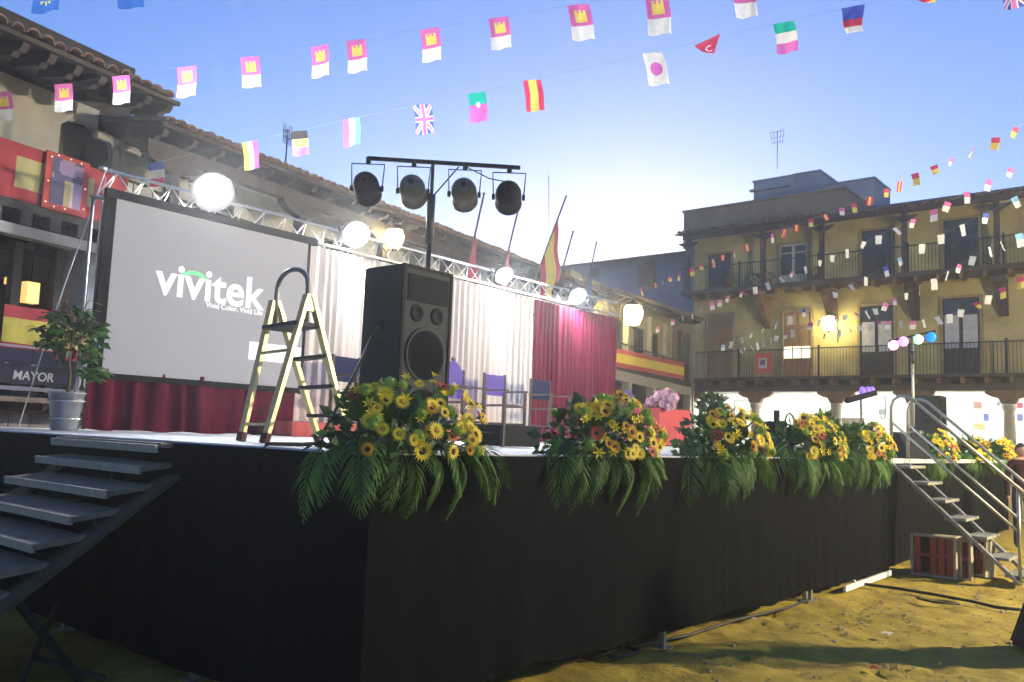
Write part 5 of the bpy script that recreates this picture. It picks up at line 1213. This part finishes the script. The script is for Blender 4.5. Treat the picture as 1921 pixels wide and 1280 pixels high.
def bunting(pts, label, flags, size=1, fine=True, seed=0, wind=.25):
    # pts: [(px, py, distance)] along the cord; flags: [(px, design, curl)]
    P = [at(*q) for q in pts]; rnd = random.Random(seed)
    t = thing('bunting', P[0], label, 'bunting', 'strings of bunting over the square')
    B().tube(P, .0009 if fine else .0016, 4).build('cord', mat('white_cord', (.55, .55, .55), .8), t)
    def cordpt(px):
        for i in range(len(pts)-1):
            a, b = pts[i], pts[i+1]
            if min(a[0], b[0]) <= px <= max(a[0], b[0]):
                f = (px-a[0])/(b[0]-a[0]); return P[i].lerp(P[i+1], f), (P[i+1]-P[i]).normalized()
        return P[-1], (P[-1]-P[-2]).normalized()
    for f in flags:
        px, k = f[0], f[1]; curl = f[2] if len(f) > 2 else 0; sc_ = f[3] if len(f) > 3 else 1
        p, d = cordpt(px)
        # the flag's top edge follows the cord seen square to the camera, give or take the wind
        x = _R3*1.0+V((0, 0, .12)) ; x = (x+_F2*rnd.uniform(-wind, wind)).normalized()
        if not fine:
            an = rnd.uniform(-1.45, 1.45); x = (_R*cos(an)+_F*sin(an)+V((0, 0, rnd.uniform(-.3, .3)))).normalized()
        zz = V((0, 0, 1))+_R3*rnd.uniform(-.08, .06)+_F2*rnd.uniform(-.25, .25)
        if not fine: zz = V((0, 0, 1))+_R3*rnd.uniform(-.75, .2)
        winst('flag', flagmesh(k, curl, fine), t, p, frame3(x, zz), size*sc_*rnd.uniform(.94, 1.06))
    return t
bunting([(-40, 178, 10.5), (100, 160, 10.3), (350, 125, 9.9), (600, 86, 9.4), (810, 53, 8.9), (1090, 8, 8.3), (1240, -12, 8.0), (1420, -40, 7.8)], 'long string of crimson and white castle flags across the sky',
        [(4, 'castle'), (119, 'castle'), (229, 'castle'), (350, 'castle'), (471, 'castle'), (599, 'castle'), (670, 'castle'), (806, 'castle'), (940, 'castle'), (1085, 'castle'), (1231, 'castle'), (1388, 'castle')], 1.0, seed=2)
bunting([(20, 352, 13.0), (60, 345, 13.0), (205, 322, 12.6), (300, 303, 12.2), (470, 265, 11.6), (560, 246, 11.2), (660, 222, 10.8), (795, 196, 10.2), (895, 174, 9.8), (1000, 150, 9.4), (1224, 99, 8.8), (1330, 74, 8.6), (1470, 42, 8.4), (1600, 12, 8.2), (1740, -20, 8.0), (1930, -58, 7.8)], 'lower string of mixed national flags across the middle of the sky',
        [(52, 'ireland'), (207, 'argentina'), (293, 'france'), (468, 'gold'), (561, 'belgium'), (659, 'dutch'), (792, 'uk'), (894, 'portugal'), (998, 'spain'), (1224, 'japan'), (1327, 'turkey', 2), (1470, 'italy'), (1600, 'russia', 1.1), (1738, 'germany', 2), (1893, 'uk')], 1.0, seed=4)
bunting([(30, -42, 7.6), (90, -52, 7.5), (240, -72, 7.3), (420, -90, 7.1)], 'uppermost string with blue flags cut by the top of the picture', [(88, 'eu'), (236, 'eu')], 1.05, seed=5)
def farstring(pts, label, designs, step, seed):
    rnd = random.Random(seed); fl = []; x0, x1 = pts[0][0], pts[-1][0]; x = x0+8
    while x < x1:
        fl.append((x, rnd.choice(designs), rnd.choice((0, .3, .6, .9)))); x += step*(.55+.9*(x-x0)/(x1-x0))*rnd.uniform(.8, 1.2)
    bunting(pts, label, fl, .62, False, seed)
farstring([(1195, 545, 28), (1330, 490, 24), (1440, 442, 21.5), (1573, 393, 18.5), (1650, 362, 17), (1705, 330, 16), (1803, 290, 14.5), (1930, 228, 13)], 'string of small red and yellow flags rising past the attic block', ['redw', 'redw', 'crimsonwhite', 'spain'], 28, 1)
farstring([(1215, 622, 28), (1330, 570, 25), (1440, 530, 22), (1540, 488, 20), (1640, 446, 18), (1767, 386, 15.5), (1850, 340, 14), (1930, 300, 13)], 'string of small crimson and white flags across the upper balcony', ['crimsonwhite', 'crimsonwhite', 'plain', 'plain'], 27, 2)
farstring([(1350, 650, 27), (1470, 600, 23.5), (1560, 552, 21), (1640, 512, 19), (1740, 452, 17), (1800, 424, 15.5), (1871, 390, 14.2), (1930, 352, 13.5)], 'string of small blue and white flags across the yellow house', ['bluew', 'skyw', 'plain', 'plain'], 32, 3)
farstring([(1380, 655, 28), (1440, 637, 26), (1530, 602, 24), (1640, 580, 21), (1720, 540, 19), (1790, 503, 17), (1850, 466, 15.5), (1930, 430, 14)], 'string of small pale flags over the dark balcony doors', ['plain', 'crimsonwhite', 'plain', 'skyw'], 21, 4)
farstring([(1540, 628, 26), (1640, 604, 23), (1720, 602, 21), (1790, 588, 19), (1860, 552, 17), (1930, 510, 15.5)], 'lowest string of small white flags over the lower balcony', ['plain', 'plain', 'redw', 'crimsonwhite'], 24, 5)

# ================================================================== lantern post on the near side of the square (its light falls on the sand)
lp_ = thing('lantern_post', (12.0, -8.6, 0), 'iron lantern post on the near side of the square', 'lantern', 'wall lanterns around the square')
B().lathe([(.16, 0), (.16, .3), (.07, .4), (.05, 2.2), (.04, 4.3)], (12, -8.6, 0), n=12).build('post', IRON, lp_)
B().lathe([(.06, -.32), (.2, -.25), (.3, 0), (.26, .25), (.14, .32)], (12, -8.6, 4.65), n=16).build('globe', mat('plaza_lantern_glass', (1, .9, .6), .3, emit=(1, .84, .52), estr=245), lp_)
B().lathe([(.3, .33), (.1, .5), (.02, .6)], (12, -8.6, 4.65), n=12).build('cap', IRON, lp_)

# ================================================================== haze volume over the whole scene, added to give the lamps soft halos
hz = B().bb(-12, 60, -14, 40, -1, 18).build('haze', None); hz.data.materials.clear()
hm = bpy.data.materials.new('haze_air'); hm.use_nodes = True; ht = hm.node_tree; ht.nodes.clear()
hv = ht.nodes.new('ShaderNodeVolumePrincipled'); ho = ht.nodes.new('ShaderNodeOutputMaterial'); ht.links.new(hv.outputs[0], ho.inputs['Volume'])
hv.inputs['Color'].default_value = (.9, .92, .95, 1); hv.inputs['Density'].default_value = .0036; hv.inputs['Anisotropy'].default_value = .65
hm.cycles.homogeneous_volume = True; hz.data.materials.append(hm); tag(hz, kind='stuff')

rnd = random.Random(31); b = B()
for k in range(1500):
    x = rnd.uniform(-1.5, 11.5); y = -.25-abs(rnd.gauss(0, 1.6)); r = rnd.uniform(.005, .020)*(1 if rnd.random() < .93 else 1.7)
    z = gfn((0), 0)[2]*0-.02+.01
    vs = [V((rnd.uniform(.7, 1.2)*r*cos(a), rnd.uniform(.7, 1.2)*r*sin(a), 0))+V((x, y, z)) for a in (0, 1.26, 2.5, 3.77, 5.03)]; tp = V((x+rnd.uniform(-.3, .3)*r, y, z+r*.8))
    b.add(vs+[tp], [(i, (i+1) % 5, 5) for i in range(5)], 0, True)
tag(b.build('pebbles', mat('pebble', (.26, .21, .13), .9, var=.5, scale=40), fix=False), 'small stones scattered over the sand before the stage', kind='stuff')
for (px, py, w_, lab) in ((1665, 1193, .10, 'scrap of white paper on the sand before the red crates'), (1415, 1165, .05, 'tiny pale paper scrap on the sand near the coiled cable'), (1640, 1258, .06, 'crumpled reddish wrapper at the lower edge of the sand')):
    p = onz(px, py, .0); b = B(); b.grid(lambda u, v: (p.x+(u-.5)*w_, p.y+(v-.5)*w_*.7, .012+.018*abs(sin(u*5+v*3))), 5, 4); tag(b.build('paper_scrap', FWH if 'pale' in lab or 'white' in lab else FLR), lab, 'paper')

# flower pots on the upper balcony
for i, (px, py, mt, lab) in enumerate(((1366, 536, PET_R, 'flower pot with red blooms left of the knee brace on the upper balcony'), (1412, 529, LEAF, 'green flower pot above the first knee brace on the upper balcony'), (1440, 526, LEAF, 'dark leafy pot by the pale upper window on the upper balcony'), (1528, 512, PET_R, 'red flower pot next to the upper balcony post above the lantern'))):
    p = onX(px, py, 32.35); t = thing('flower_pot', (32.42, p.y, 8.46), lab, 'flower pot', 'flower pots on the upper balcony')
    B().lathe([(.12, 0), (.17, .26), (.18, .26), (.18, .3), (.15, .3), (.0001, .28)], (0, 0, 0), n=12).build('pot', mat('clay_pot', (.30, .14, .08), .8), t, world=False)
    o = leafmass(50, .26, .26, .25, .13, LEAF, 90+i, -.3).build('foliage', LEAF, t, world=False, fix=False); o.location.z = .38
    if mt is not LEAF: o = leafmass(24, .24, .24, .28, .08, mt, 120+i, 0).build('blooms', mt, t, world=False, fix=False); o.location.z = .42
